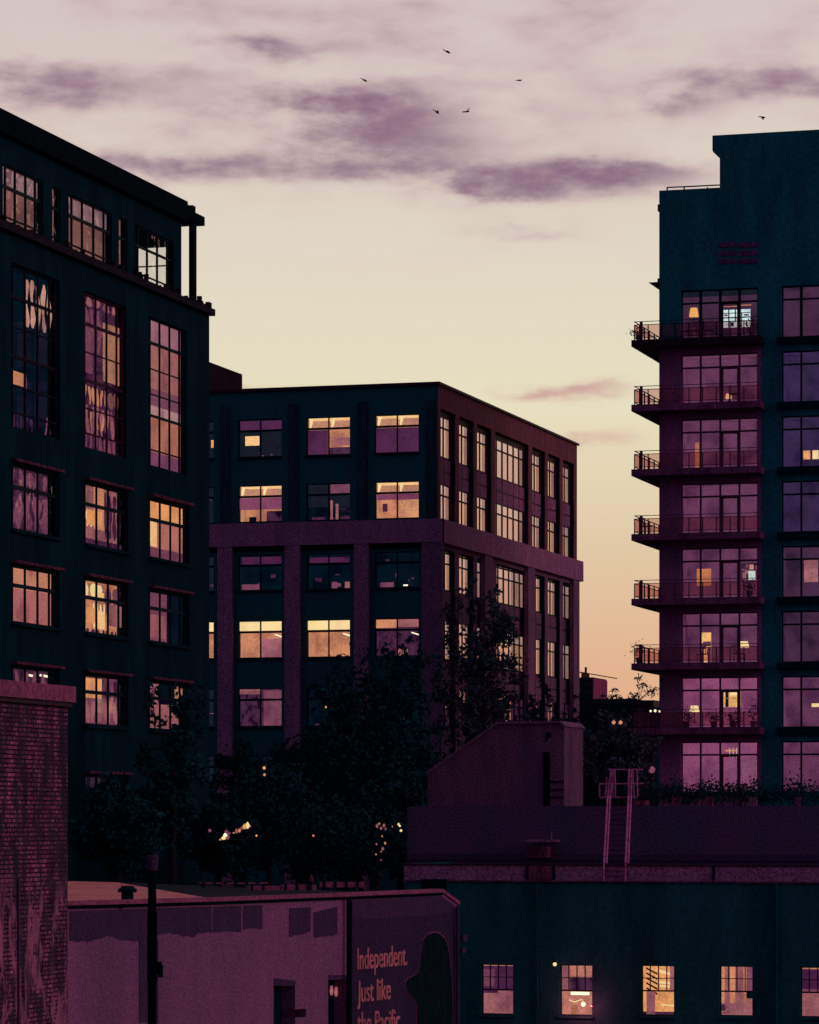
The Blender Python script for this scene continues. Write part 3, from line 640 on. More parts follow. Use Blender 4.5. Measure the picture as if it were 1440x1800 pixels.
pc = [(0, 1, .18, .22, FRAME), (0, 1, .42, .45, FRAME), (0, 1, .64, .68, FRAME), (.2, .24, 0, 1, FRAME), (.44, .48, 0, .7, FRAME), (.68, .71, .2, 1, FRAME), (.05, .18, .26, .36, BLINDP), (.5, .62, .5, .6, E_WARM), (.78, .95, .28, .38, E_ROSE), (.3, .4, .72, .95, E_VDIM), (.55, .63, .74, .98, E_PINK), (.85, .9, .7, .95, E_VDIM)]
inside_panel(1271, 1319, 545, 576, E_SCR, 'bookshelf', 'brightly lit white shelving full of small objects in the top lit apartment', 'shelf', pieces=pc)
inside_panel(1225, 1250, 1000, 1030, em('orange doorway light', (.50, .17, .07)), 'lit_doorway', 'plain orange lit doorway in the middle apartment of the tower', 'doorway', pieces=())
inside_panel(1231, 1250, 1112, 1165, em('yellow doorway light', (.85, .46, .16)), 'lit_doorway', 'yellow lit doorway with dark stair shapes in the fifth lit apartment down', 'doorway', pieces=[(.0, .6, .35, .55, E_TOW), (.3, 1, .3, .45, E_TOW), (.7, 1, .5, 1, E_TOW), (.0, .35, .6, 1, E_TOW)])
inside_panel(1222, 1229, 778, 828, em('dim orange doorway light', (.40, .13, .08)), 'lit_doorway', 'narrow orange strip of doorway light in the third lit apartment down', 'doorway')
inside_panel(1266, 1302, 1214, 1243, em('kitchen light', (.8, .42, .13)), 'kitchen_cabinet', 'glowing yellow kitchen cabinets behind the glass door two floors above the roof terrace', 'cabinet', pieces=[(.27, .42, 0, 1, FRAME), (.0, 1, .45, .5, E_OR), (.5, .9, .1, .3, E_YEL)])
inside_panel(1303, 1336 - 3, 990, 1020, E_DIM, 'projection_screen', 'screen showing a pale seated figure in white in the middle apartment of the tower', 'screen', o=-.5,
             pieces=[(.50, .74, .10, .38, em('screen skin', (.5, .22, .18))), (.44, .84, .46, .98, em('screen white', (.62, .70, .62))), (.1, .3, .55, .95, E_PINK), (.24, .44, .42, .62, E_PINK), (.05, .2, .35, .45, E_ROSE), (.3, .42, .1, .25, E_ROSE), (.85, .93, .15, .4, E_ROSE)])
# row of three pendant bulbs
for i, x in enumerate((1283, 1289, 1295)):
    c = unp(x, 1329, FT.d(x, -1)); t = MB(); t.lathe(c, [(.02, -.06), (.06, 0), (.02, .06)], 10).tube([c, c + Vector((0, 0, .4))], .008, 6)
    tag(t.build('pendant_lamp', E_WHITE, org=c), ['left', 'middle', 'right'][i] + ' of three white pendant bulbs above the terrace apartment door', 'lamp', 'three pendant bulbs')

# ================================================================== WAREHOUSE (lower right)
FR = front(115); FU = front(121); FB = front(124)
wh = thing('warehouse', (-12, 125, 0), 'low teal warehouse with small lit windows, a mauve parapet band and a taller block behind', 'building')
wx0, wx1 = FR.s(716), FR.s(1620)
pz0, pz1 = FR.z(1000, 1548), FR.z(1000, 1519)
WW = [(846, 902, 1695, 1783), (984, 1041, 1696, 1785), (1127, 1185, 1697, 1785), (1265, 1323, 1698, 1786), (1407, 1465, 1700, 1788)]
wr = [(FR.s(a), FR.s(b), FR.z(a, d), FR.z(a, c)) for a, b, c, d in WW]
mb = MB(); mb.wall(FR, wx0, wx1, 0, pz0 + .01, wr, th=.35); mb.face([(wx0, 115, 0), (wx0, 150, 0), (wx0, 150, pz1), (wx0, 115, pz1)]); mb.build('wall', TEALW, wh, recalc=False)
MB().box(FR, wx0 - .1, wx1, pz0, pz1 - .06, -.3, .06).build('parapet', PURP, wh)
MB().box(FR, wx0 - .12, wx1, pz1 - .06, pz1, -.33, .1).build('parapet_cap', FRAMEP, wh)
mb = MB(); mb.box(FR, wx0 - .1, wx1, pz0 - .05, pz0 - .003, .004, .08)
for a, b in ((932, 970),): mb.box(FR, FR.s(a), FR.s(b), pz0 + .02, pz1 - .08, .063, .11)
mb.build('parapet_trim', HOOD, wh)
mb = MB()
for a in (925, 972, 1253): mb.box(FR, FR.s(a), FR.s(a + 5), pz0 + .02, pz1 - .07, .063, .09)
mb.build('downpipe_outlet', FRAME, wh)
uz = FU.z(1000, 1417); 
mb = MB(); mb.box(FU, FU.s(717), FU.s(1640), 0, uz, -30, 0); mb.build('upper_block', mat('dark plum render', (.12, .045, .125), (.075, .05, .115), scale=.3, grain=.6, gscale=14), wh)
mb = MB(); mb.face([(wx0, 115.3, pz1 - .5), (wx1, 115.3, pz1 - .5), (wx1, 121, pz1 - .5), (wx0, 121, pz1 - .5)]); mb.build('roof', ROOFD, wh, recalc=False)
mb = MB(); mb.box(FU, FU.s(717), FU.s(1640), FU.z(900, 1512), FU.z(900, 1501), .003, .1).box(FU, FU.s(716), FU.s(718.5), FU.z(720, 1510), uz - .02, .003, .05)
mb.build('base_moulding', PATCH, wh)
# bulkhead with sloping roof
pts = [(752, 1417), (752, 1361), (876, 1273), (985, 1271.5), (992, 1279), (992, 1417)]
bp = [(FB.s(x), FB.z(x, y)) for x, y in pts]
MB().prism(FB, bp, -3, 0).build('bulkhead', mat('plum rough render', (.17, .062, .135), (.09, .04, .10), scale=.7, grain=.6, gscale=14), wh)
cp = MB()
for (a, b) in zip(bp[1:4], bp[2:5]):
    v = Vector((b[0] - a[0], b[1] - a[1])).normalized(); n = Vector((-v.y, v.x)) * .09
    cp.prism(FB, [a, b, (b[0] + n.x, b[1] + n.y), (a[0] + n.x, a[1] + n.y)], -3.1, .1)
cp.build('bulkhead_coping', PURPD, wh)
dd = MB(); dd.box(FB, FB.s(955.5), FB.s(967), FB.z(960, 1416), FB.z(960, 1322), .004, .03); dd.box(FB, FB.s(960), FB.s(969), FB.z(960, 1296), FB.z(960, 1288), .004, .03); dd.box(FB, FB.s(960), FB.s(964), FB.z(960, 1302), FB.z(960, 1296), .004, .03)
dd.build('bulkhead_opening', BLACKM, wh)
ll = MB()
for yy in (1373, 1387, 1400): ll.box(FB, FB.s(968), FB.s(992), FB.z(980, yy + 2), FB.z(980, yy), .004, .06)
ll.build('louvre', BLACKM, wh)
# warehouse windows with lit rooms
rms = [E_PINK, em('amber workshop interior', (.48, .17, .13), amp=.4), E_WARM, E_PINK, E_ROSE]
for i, (a, b, z0, z1) in enumerate(wr):
    bl = []
    if i == 0: bl = [(0, 1, .5, .96, BLINDD), (0, .45, .42, .5, BLINDD), (.0, .35, .55, .9, E_ROSE), (0, 1, .97, 1, E_OR)]
    if i == 1: bl = [(0, .22, .5, 1, E_PINK), (.0, 1, .74, .77, E_PINK), (.25, 1, .5, .73, E_DIM), (.28, .5, .0, .2, E_OR)]
    if i == 3: bl = [(0, .1, .25, 1, E_OR), (.27, .42, .25, 1, E_OR), (.68, .76, .28, 1, E_OR), (.77, 1, .5, 1, E_ROSE), (.77, 1, .35, .49, E_VDIM), (0, .12, .1, .22, E_DIM)]
    if i == 4: bl = [(0, 1, .55, .95, BLINDD), (0, 1, .95, 1, E_OR), (0, 1, .0, .5, E_PINK)]
    if i == 2: bl = [(.11, .37, 0, .5, E_PINK), (.82, 1, .5, .98, E_PINK), (.0, 1, 0, .07, E_DIM)]
    w = window(wh, FR, a, b, z0, z1, (), ((.49, .05),), rec=.18, rm=rms[i], ceil=E_OR, dep=1.8, fw=.03, blinds=bl,
           extra=[(v - .012, v + .012, .49, 1) for v in (.25, .5, .75)] + [(0, 1, .735, .75)])
    if i == 2:
        gmb = MB()
        def bar(x0, z0_, x1, z1_, t, o=-.9):
            S = lambda f: a + (b - a) * f + .0; Z = lambda f: z0 + (z1 - z0) * f
            gmb.prism(FR, [(S(x0), Z(z0_)), (S(x1), Z(z1_)), (S(x1), Z(z1_ + t)), (S(x0), Z(z0_ + t))], o - .03, o)
        for q in range(5): bar(.08, .52 + q * .1, .42, .40 + q * .1, .035, -.4)
        gmb.build('stair_rail', FRAMEP, w)
        gmb = MB(); bar(.38, .85, 1.2, .68, .05); bar(.38, .62, 1.1, .58, .05); bar(.4, .55, 1.2, .50, .04); bar(.45, .18, 1.2, .14, .02)
        gmb.build('ceiling_beam', E_YEL, w)
for a, b, z0, z1 in wr: MB().box(FR, a - .06, b + .06, z0 - .09, z0 - .01, .004, .07).build('window_sill', TEALW, wh)
MB().tube([FR.p(FR.s(945), pz0 - .06, .05), FR.p(FR.s(945), 0, .05)], .035, 6).build('conduit', TEALW, wh)
MB().tube([FR.p(FR.s(1366), pz0 - .06, .06), FR.p(FR.s(1366), 0, .06)], .05, 8).build('downpipe', TEALW, wh)
# lamps of the second warehouse window, the round one moved outside
c = unp(1021, 1746.5, FR.d(1021, -.35)); 
t = MB(); t.tube([c + Vector((-.34, 0, 0)), c + Vector((.30, 0.0, 0))], .055, 10)
tag(t.build('strip_light', E_WHITE, org=c), 'short thick white strip light glowing inside the second warehouse window from the left', 'strip light')
c = unp(1025.5, 1765.5, FR.d(1025, .4)); t = thing('wall_lamp', c, 'round glowing lamp on a bent arm, moved out in front of the second warehouse window to light the wall', 'lamp')
b_ = MB(); b_.lathe(c, [(.02, -.085), (.07, -.05), (.085, 0), (.07, .05), (.02, .085)], 14); b_.build('bulb', E_WHITE, t, smooth=True)
MB().tube([c + Vector((0, .02, .08)), c + Vector((-.07, .1, .16)), c + Vector((-.36, .2, .06)), c + Vector((-.58, .39, .12))], .018, 6).build('lamp_arm', E_YEL, t)
pl_ = bpy.data.lights.new('bloom_light', 'POINT'); pl_.energy = 110; pl_.color = (1, .035, .055); pl_.shadow_soft_size = .1  # red point light added to imitate bloom on the wall around the window
po = bpy.data.objects.new('bloom_light', pl_); col.objects.link(po); po.parent = t; po.location = (.02, -.13, -.05)
c = unp(975.5, 1695, FR.d(975, .15)); t = thing('wall_lamp', c, 'small glowing outdoor lamp fixed beside the second warehouse window', 'lamp')
MB().lathe(c, [(.02, -.07), (.06, -.04), (.07, .02), (.04, .06)], 12).build('bulb', E_YEL, t, smooth=True)
MB().box(FR, FR.s(975) - .05, FR.s(975) + .05, c.z + .06, c.z + .1, .004, .2).build('bracket', BLACKM, t)
# ladder
lad = thing('roof_ladder', FR.p(FR.s(1080), pz0, .2), 'mauve steel ladder with guard rails climbing from the parapet to the upper roof', 'ladder')
def LP(x, y, o): return FR.p(FR.s(x, o), FR.z(x, y, o), o)
for (pa) in ([(1061.5, 1549, .12), (1062, 1518, .12), (1068.5, 1400, -5.4), (1074.5, 1353, -5.6)], [(1099.5, 1549, .12), (1100, 1518, .12), (1105, 1400, -5.4), (1106, 1353, -5.6)]):
    MB().tube([LP(*q) for q in pa], .04, 6).build('rail', METAL, lad)
    MB().tube([LP(q[0] + 4.5, q[1], q[2]) for q in pa[1:]], .03, 6).build('rail', METAL, lad)
rg = MB()
for k in range(16):
    f = k / 15.0
    y = 1540 - f * 135; tt = max(0, (1518 - y) / 118); x0 = 1062 + 6.5 * tt; x1 = 1100 + 5 * tt; o = .12 - 5.5 * tt
    rg.tube([LP(x0, y, o), LP(x1, y, o)], .014, 5)
rg.build('rung', FRAMEP, lad)
gr = MB()
for a, b in (((1083, 1353), (1130, 1353)), ((1054, 1378), (1130, 1378)), ((1054, 1402), (1105, 1402)), ((1080, 1402), (1120, 1402)), ((1054, 1378), (1054, 1402)), ((1076, 1358), (1078, 1402)), ((1081, 1354), (1082, 1402)), ((1112, 1353), (1115, 1402)),
             ((1120, 1353), (1121, 1400)), ((1070, 1353), (1083, 1353)), ((1067, 1365), (1064, 1400)), ((1098, 1353), (1106, 1353))):
    gr.tube([LP(*a, -6.2), LP(*b, -6.2)], .028, 6)
gr.build('guard_rail', METAL, lad)
MB().box(FU, FU.s(1106), FU.s(1131), uz + .02, uz + .2, -1, -.3).build('landing', HOOD, lad)
# air conditioner
ac = thing('air_conditioner', FU.p(FU.s(932), FU.z(932, 1508), .5), 'small mauve air conditioning unit against the upper block behind the parapet', 'air conditioner')
MB().box(FU, FU.s(933), FU.s(970), FU.z(940, 1507), FU.z(940, 1488), .15, .7).build('casing', HOOD, ac)
MB().box(FU, FU.s(933), FU.s(986), FU.z(940, 1480), FU.z(940, 1476), .1, .8).tube([FU.p(FU.s(974), FU.z(974, 1477), .4), FU.p(FU.s(974), FU.z(974, 1463), .4)], .03).build('hood', PURP, ac)
g_ = MB()
for q in range(5): g_.box(FU, FU.s(936), FU.s(967), FU.z(940, 1504 - q * 3.4), FU.z(940, 1503 - q * 3.4), .703, .72)
g_.build('grille', FRAMEP, ac)
# terrace planters and hedges on the upper block
def leaves(mb, c, rad, n, size, squash=1, rn=rnd):
    for _ in range(n):
        d = Vector((rn.gauss(0, 1), rn.gauss(0, 1), rn.gauss(0, 1) * squash)) * .5
        p = c + Vector((d.x * rad[0], d.y * rad[1], d.z * rad[2])); s = size * rn.uniform(.5, 1.3)
        a = Vector((rn.uniform(-1, 1), rn.uniform(-1, 1), rn.uniform(-1, 1))).normalized(); b = a.cross(Vector((rn.uniform(-1, 1), rn.uniform(-1, 1), rn.uniform(-1, 1)))).normalized()
        mb.face([p - a * s, p + b * s * .55, p + a * s, p - b * s * .55])
for i, (x0, x1) in enumerate(((1181, 1195), (1240, 1253), (1398, 1406), (1316, 1330))):
    o = -1.2; t = thing('planter', FU.p(FU.s(x0, o), uz, o), ['mauve block planter on the roof terrace, leftmost of the row', 'mauve block planter on the roof terrace below the second pane of the bottom apartment', 'narrow pale planter on the roof terrace at the right edge', 'low dark planter on the terrace below the right end of the bottom apartment window'][i], 'planter', 'planters on the roof terrace')
    s0, s1 = FU.s(x0, o), FU.s(x1, o); m_ = MB(); m_.prism(FU, [(s0 + .03, uz), (s1 - .03, uz), (s1, uz + .32), (s0, uz + .32)], o - .3, o); m_.build('pot', HOOD if i < 3 else PURPD, t)
    m_ = MB(); leaves(m_, FU.p((s0 + s1) / 2, uz + .6, o - .15), (.5, .3, .45), 160, .07); m_.build('foliage', LEAF, t, recalc=False)
for i, (x0, x1) in enumerate(((1140, 1200), (1205, 1275), (1285, 1345), (1350, 1440))):
    t = thing('hedge', FU.p(FU.s((x0 + x1) / 2, -3), uz, -3), 'low dark hedge on the roof terrace, ' + ['left of the bottom apartment window', 'under the left half of the bottom apartment window', 'under the right half of the bottom apartment window', 'in front of the teal pier at the right'][i], 'hedge', 'hedges on the roof terrace')
    m_ = MB(); 
    for q in range(10): leaves(m_, FU.p(FU.s(x0 + (x1 - x0) * q / 9, -3), uz + rnd.uniform(.25, .6), -3), (.4, .4, .35), 110, .06)
    m_.build('foliage', LEAF, t, recalc=False)
    m_ = MB()
    for q in range(6): p = FU.p(FU.s(x0 + (x1 - x0) * (q + .5) / 6, -3), uz, -3); m_.tube([p, p + Vector((.05, 0, .5))], .02, 5)
    m_.build('stem', BARK, t)

# ================================================================== FOREGROUND WALL BUILDING WITH SIGN (lower left)
u0 = (118 - CX) / FPX; P0 = (W_ + R_ * u0) * 70.0
FW = Fr(P0, W_ + R_ * .507)
fw = thing('low_stucco_building', FW.p(8, 0, -3), 'low mauve stucco building at the lower left with painted-over patches and a pale roof', 'building')
top = [(112, 1592), (250, 1588.5), (400, 1584), (610, 1576), (776, 1569), (806, 1591)]
topz = [(FW.s(x), FW.z(x, y)) for x, y in top]
zmin = min(z for _, z in topz) - .01
dr = [(481, 519, 1731, 1830), (519, 538, 1775, 1790), (577, 611, 1722, 1830)]
dh = [(FW.s(a), FW.s(b), FW.z(a, d), FW.z(a, c)) for a, b, c, d in dr]
mb = MB(); mb.wall(FW, topz[0][0], topz[-1][0], 0, zmin, dh, th=.6)
for a, b in zip(topz, topz[1:]): mb.face([FW.p(a[0], zmin), FW.p(b[0], zmin), FW.p(*b), FW.p(*a)])
for (a, b, c, d) in dh: mb.face([FW.p(a, c, -.6), FW.p(b, c, -.6), FW.p(b, d, -.6), FW.p(a, d, -.6)])
e0 = topz[-1][0]; mb.face([FW.p(e0, 0), FW.p(e0, 0, -12), FW.p(e0, zmin, -12), FW.p(e0, zmin)])
mb.build('wall', STUCCO, fw, recalc=False)
for (a, b, c, d) in dh: MB().box(FW, a + .01, b - .01, c + .01, d - .01, -.55, -.35).build('door_board', TEAL, fw)
cpn = MB()
for (a, b) in zip(topz[:5], topz[1:]): cpn.prism(FW, [a, b, (b[0], b[1] + .09), (a[0], a[1] + .09)], -.25, .05)
cpn.build('coping', PURPL, fw)
cpd = MB()
for (a, b) in zip(topz[:4], topz[1:5]): cpd.prism(FW, [(a[0], a[1] - .07), (b[0], b[1] - .07), (b[0], b[1] - .002), (a[0], a[1] - .002)], .003, .035)
cpd.build('drip_edge', BLACKM, fw)
def pat(pts, o1, name='paint_patch', m=PATCH, o0=.003):
    MB().prism(FW, [(FW.s(x), FW.z(x, y)) for x, y in pts], o0, o1).build(name, m, fw)
def jag(x0, x1, yb, amp, n, top_):
    r = [(x0, top_(x0))]; r += [(x1, top_(x1))]
    for k in range(n + 1):
        x = x1 + (x0 - x1) * k / n; r.append((x, yb(x) + rnd.uniform(-amp, amp)))
    return r
ty = lambda x: 1592 + (1569 - 1592) * (x - 112) / (776 - 112) + 8
pat(jag(121, 262, lambda x: 1655 - 8 * math.exp(-((x - 190) / 22) ** 2), 2.2, 22, lambda x: ty(x) + 2), .008)
pat(jag(244, 278, lambda x: 1798, 1, 3, lambda x: 1652), .010)
pat(jag(274, 372, lambda x: 1643 + 4 * math.sin(x * .1), 3, 16, lambda x: ty(x) + 2), .008)
pat(jag(374, 424, lambda x: 1638, 1.5, 7, lambda x: ty(x) + 3), .008)
pat(jag(427, 461, lambda x: 1633, 1.5, 6, lambda x: ty(x) + 3), .008)
pat(jag(508, 546, lambda x: 1647 + (508 - x) * .2, 2, 8, lambda x: 1597 - (x - 508) * .06), .008)
pat(jag(551, 593, lambda x: 1647 - (x - 551) * .05, 2, 8, lambda x: 1604 - (x - 551) * .25), .008)
pat(jag(481, 519, lambda x: 1733, 1, 4, lambda x: 1722 + rnd.uniform(-3, 3)), .008)
pat(jag(577, 611, lambda x: 1722, 1, 4, lambda x: 1714), .008)
# drain pipe
o = .12; MB().tube([FW.p(FW.s(613, o), FW.z(613, 1577, o), o), FW.p(FW.s(613, o), 4, o)], .055, 8).build('drain_pipe', BLACKM, fw)
o = .12; MB().tube([FW.p(FW.s(805, o), FW.z(805, 1592, o), o), FW.p(FW.s(805, o), 4, o)], .045, 8).box(FW, FW.s(802), FW.s(809), FW.z(805, 1655), FW.z(805, 1643), .05, .2).box(FW, FW.s(802), FW.s(808), FW.z(805, 1675), FW.z(805, 1666), .05, .18).build('conduit', PATCH, fw)
# pale roof, dark roof behind
zr_ = 10.12
def onz(x, y, z): d = (CAMZ - z) * FPX / (y - YH); q = (W_ + R_ * ((x - CX) / FPX)) * d; return (q.x, q.y, z)
a0 = FW.p(topz[0][0], zr_, -.26); a1 = FW.p(FW.s(400), zr_, -.26)
rf = MB(); rf.face([a0, a1, onz(392, 1583, zr_), onz(205, 1551, zr_), onz(118, 1549, zr_), onz(60, 1549, zr_)]); rf.build('roof', ROOFL, fw, recalc=False)
rf = MB(); b1 = FW.p(topz[-1][0], zr_ - .02, -.3); rf.face([a1, b1, FW.p(topz[-1][0], zr_ - .02, -12), onz(205, 1551, zr_ - .02)]); rf.build('dark_roof', ROOFD, fw, recalc=False)
# roof vent
c = unp(224, 1589, 74.5); c.z = 10.12; vt = thing('roof_vent', c, 'short dark roof vent with a wide cap on the pale roof', 'vent')
MB().lathe(c, [(.14, -.02), (.13, .30), (.12, .36)], 14).build('pipe', TEAL, vt)
MB().lathe(c + Vector((0, 0, .30)), [(.20, 0), (.21, .07), (.15, .10), (.13, .14)], 14).build('cap', TEAL, vt)
c = unp(195, 1594, 71.9); tag(MB().wbox(c.x - .25, c.x + .3, c.y - .1, c.y + .1, c.z - .02, c.z + .06).wbox(c.x - .2, c.x - .12, c.y - .08, c.y + .08, c.z + .06, c.z + .09).build('roof_hatch', BLACKM, org=c), 'flat dark hatch lid at the edge of the pale roof, left of the vent', 'hatch')
# flue pole
c = unp(267.5, 1503, 66); fl = thing('flue_pipe', (c.x, c.y, 0), 'tall dark flue pipe rising in front of the stucco wall', 'pipe')
MB().lathe((c.x, c.y, 0), [(.085, 0), (.085, 8.9), (.095, 8.95), (.095, 10.2), (.08, 10.25), (.08, c.z - .12)], 16).build('shaft', BLACKM, fl)
MB().lathe((c.x, c.y, c.z - .3), [(.1, 0), (.115, .14), (.12, .26), (.10, .30)], 16).build('cap', PATCH, fl)
q = unp(279, 1700, 66); MB().wbox(q.x - .06, q.x + .05, q.y - .05, q.y + .05, q.z - .14, q.z + .1).wbox(q.x + .0, q.x + .08, q.y - .03, q.y + .03, q.z - .2, q.z + .04).build('bracket', BLACKM, fl)
# clutter on the dark roofs beyond
for i, (x0, x1, y0, y1, d, lab) in enumerate(((350, 470, 1552, 1554, 96, 'long thin pipe lying on the dark roof behind the pale roof'), (435, 492, 1558, 1571, 92, 'low ribbed roof box behind the stucco wall, left of the pair'), (494, 555, 1556, 1570, 92, 'low ribbed roof box behind the stucco wall, right of the pair'), (562, 640, 1551, 1560, 94, 'narrow duct on the dark roof behind the sign wall'), (740, 786, 1546, 1562, 96, 'dark box standing on the roof below the left end of the parapet band'))):
    a = unp(x0, y1, d); b = unp(x1, y0, d); t = thing('roof_duct', a, lab, 'duct', 'ducts on the dark roof')
    F_ = Fr((a.x, a.y), (b.x - a.x, b.y - a.y)); L_ = (Vector((b.x, b.y)) - Vector((a.x, a.y))).length
    MB().box(F_, 0, L_, a.z, b.z, -.4, 0).build('casing', PURPL if i < 4 else BLACKM, t)
    m_ = MB()
    for q in range(int(L_ / .3)): m_.box(F_, .1 + q * .3, .16 + q * .3, a.z, b.z + .02, -.42, .03)
    m_.build('rib', BLACKM, t); [MB().box(F_, q_, q_ + .1, zr_ - .5, a.z, -.3, -.1).build('support', BLACKM, t) for q_ in (.05, L_ - .15)]
c = unp(547, 1545, 92); t = thing('roof_cowl', c, 'small mauve onion-shaped cowl on a thin pipe behind the stucco wall', 'cowl')
MB().lathe(c, [(.03, -.12), (.07, -.05), (.05, .05), (.01, .12)], 10).build('head', HOOD, t, smooth=True); MB().tube([c - Vector((0, 0, .1)), c - Vector((0, 0, .9))], .02, 6).build('pipe', BLACKM, t)
dr_ = MB(); dr_.face([onz(150, 1553, 9.7), onz(720, 1600, 9.7), onz(720, 1546, 9.7), onz(150, 1546, 9.7)]); 
# ---- sign
BLACKM2 = mat('near-black teal paint', (.006, .018, .03), grain=.3)
sg = thing('wall_sign', FW.p(FW.s(700), 6, .05), 'dark painted wall sign reading Independent. Just like the Pacific beside a dark arched figure shape', 'sign')
sp_ = [(617, 1585), (776, 1578), (800, 1596), (800, 1860), (617, 1880)]
MB().prism(FW, [(FW.s(x), FW.z(x, y)) for x, y in sp_], .003, .03).build('panel', SIGNM, sg)
hb = [(617, 1582), (774, 1574.5), (797, 1592), (797, 1602), (740, 1610), (617, 1616)]
MB().prism(FW, [(FW.s(x), FW.z(x, y)) for x, y in hb], .031, .036).build('header_band', PATCH, sg)
# figure shape: arched head, shoulder at the left
fig = [(716, 1870), (730, 1800), (731, 1764), (722, 1752), (711.5, 1738), (710.5, 1726), (715, 1720), (731, 1712), (735, 1700), (737, 1680), (742, 1652), (749, 1643), (760, 1639.5), (770, 1641), (779, 1650), (785, 1665), (790, 1700), (793, 1740), (793, 1870)]
cxm, cym = 755, 1760
def scl(p, k): k = 1 + (k - 1) * .8; return (cxm + (p[0] - cxm) * k, cym + (p[1] - cym) * (1 + (k - 1) * .6))
MB().prism(FW, [(FW.s(x), FW.z(x, y)) for x, y in [scl(p, 1.035) for p in fig]], .031, .040).build('figure_outline', OUTL, sg)
MB().prism(FW, [(FW.s(x), FW.z(x, y)) for x, y in fig], .041, .050).build('figure', BLACKM2, sg)
def text(body, x0, x1, yb0, yb1, cap, mt):
    cu = bpy.data.curves.new('txt', 'FONT'); cu.body = body; cu.offset = .0; cu.extrude = .0
    to = bpy.data.objects.new('txt', cu); col.objects.link(to); bpy.context.view_layer.update()
    me = bpy.data.meshes.new_from_object(to.evaluated_get(bpy.context.evaluated_depsgraph_get()))
    col.objects.unlink(to); bpy.data.objects.remove(to)
    bm = bmesh.new(); bm.from_mesh(me)
    for dx in (.035, .07):
        r = bmesh.ops.duplicate(bm, geom=bm.verts[:] + bm.edges[:] + bm.faces[:]) if dx == .035 else None
        if r: bmesh.ops.translate(bm, verts=[g for g in r['geom'] if isinstance(g, bmesh.types.BMVert)], vec=(.055, 0, .001))
    bm.to_mesh(me); bm.free()
    vx = [v.co.x for v in me.vertices]; mn, mx_ = min(vx), max(vx); capz = .70
    sa, sb = FW.s(x0), FW.s(x1); org = root_loc(sg)
    za, zb = FW.z(x0, yb0), FW.z(x1, yb1)
    for v in me.vertices:
        f = (v.co.x - mn) / (mx_ - mn); zz = za + (zb - za) * f + v.co.y / capz * cap; v.co = FW.p(sa + (sb - sa) * f, zz, .036 + v.co.z) - org
    bm = bmesh.new(); bm.from_mesh(me); r = bmesh.ops.extrude_face_region(bm, geom=bm.faces[:]); off = Vector((FW.N.x, FW.N.y, 0)) * .012
    bmesh.ops.translate(bm, verts=[g for g in r['geom'] if isinstance(g, bmesh.types.BMVert)], vec=off); bm.to_mesh(me); bm.free()
    me.materials.clear(); me.materials.append(mt); ob = bpy.data.objects.new('lettering', me); col.objects.link(ob); ob.parent = sg
kz = FW.d(660) / FPX
text('Independent.', 625, 713.5, 1704.5, 1696, 38 * kz, LETTER)
text('Just like', 625, 684, 1762, 1756, 38 * kz, LETTER)
text('the Pacific.', 625, 704, 1817, 1810, 38 * kz, LETTER)
# small lamp in the doorway
for i, x in enumerate((583, 591)):
    c = FW.p(FW.s(x, -.3), FW.z(x, 1742 + i * 2, -.3), -.3)
    tag(MB().lathe(c, [(.03, -.1), (.045, 0), (.03, .12)], 8).build('door_lamp', E_PINK, org=c), ['left', 'right'][i] + ' of two faint lamps in the dark doorway beside the sign', 'lamp', 'faint lamps in the doorway')

# ================================================================== BRICK PIER (left edge)
FP = side(-23)
bpz = FP.z(120, 1207); ye = FP.s(119)
bk = thing('brick_building', (-27, 58, 0), 'weathered brick wall with a mauve concrete cap at the lower left edge', 'building')
mb = MB(); mb.wbox(-33, -23, 44, ye, 0, bpz - .28); mb.build('brick_wall', BRICK, bk)
MB().wbox(-33.1, -22.88, 43.9, ye + .1, bpz - .28, bpz).build('cap', PURPL, bk)
MB().wbox(-33.1, -22.93, 43.9, ye + .05, bpz - .36, bpz - .283).build('cap_mould', FRAMEP, bk)  # dark plum strip just under the cap
bm_ = BRICK.node_tree; Lk = bm_.links; bsdf = bm_.nodes['Principled BSDF']; old = bsdf.inputs['Base Color'].links[0].from_socket
tcb = N(bm_, 'ShaderNodeTexCoord'); spb = N(bm_, 'ShaderNodeSeparateXYZ'); Lk.new(tcb.outputs['Object'], spb.inputs[0])
na = N(bm_, 'ShaderNodeTexNoise', inp={'Scale': 1.5, 'Detail': 8, 'Roughness': .68, 'Distortion': .8}); mp = N(bm_, 'ShaderNodeMapping', inp={'Scale': (1, 1.4, .6)}); Lk.new(tcb.outputs['Object'], mp.inputs[0]); Lk.new(mp.outputs[0], na.inputs['Vector'])
nb_ = N(bm_, 'ShaderNodeTexNoise', inp={'Scale': 2.4, 'Detail': 8, 'Roughness': .7}); Lk.new(mp.outputs[0], nb_.inputs['Vector'])
soot = ramp(bm_, nb_.outputs[0], [(.47, (0, 0, 0)), (.53, (1, 1, 1))])
c1 = mixc(bm_, M(bm_, 'MULTIPLY', soot, .82), old, (.03, .022, .04))
hgt = M(bm_, 'MULTIPLY', M(bm_, 'SUBTRACT', 11.1, spb.outputs[2]), 1.4, clamp=True)      # render left only on the lower part
pm = M(bm_, 'MULTIPLY', hgt, ramp(bm_, na.outputs[0], [(.51, (0, 0, 0)), (.55, (1, 1, 1))]))
pcol = ramp(bm_, nb_.outputs[0], [(.35, (.46, .14, .25)), (.52, (.26, .075, .17)), (.62, (.08, .03, .08))])
Lk.new(mixc(bm_, pm, c1, pcol), bsdf.inputs['Base Color'])
MB().box(FP, FP.s(30), FP.s(32), 8, FP.z(30, 1545), .003, .03).build('wall_batten', PATCH, bk)

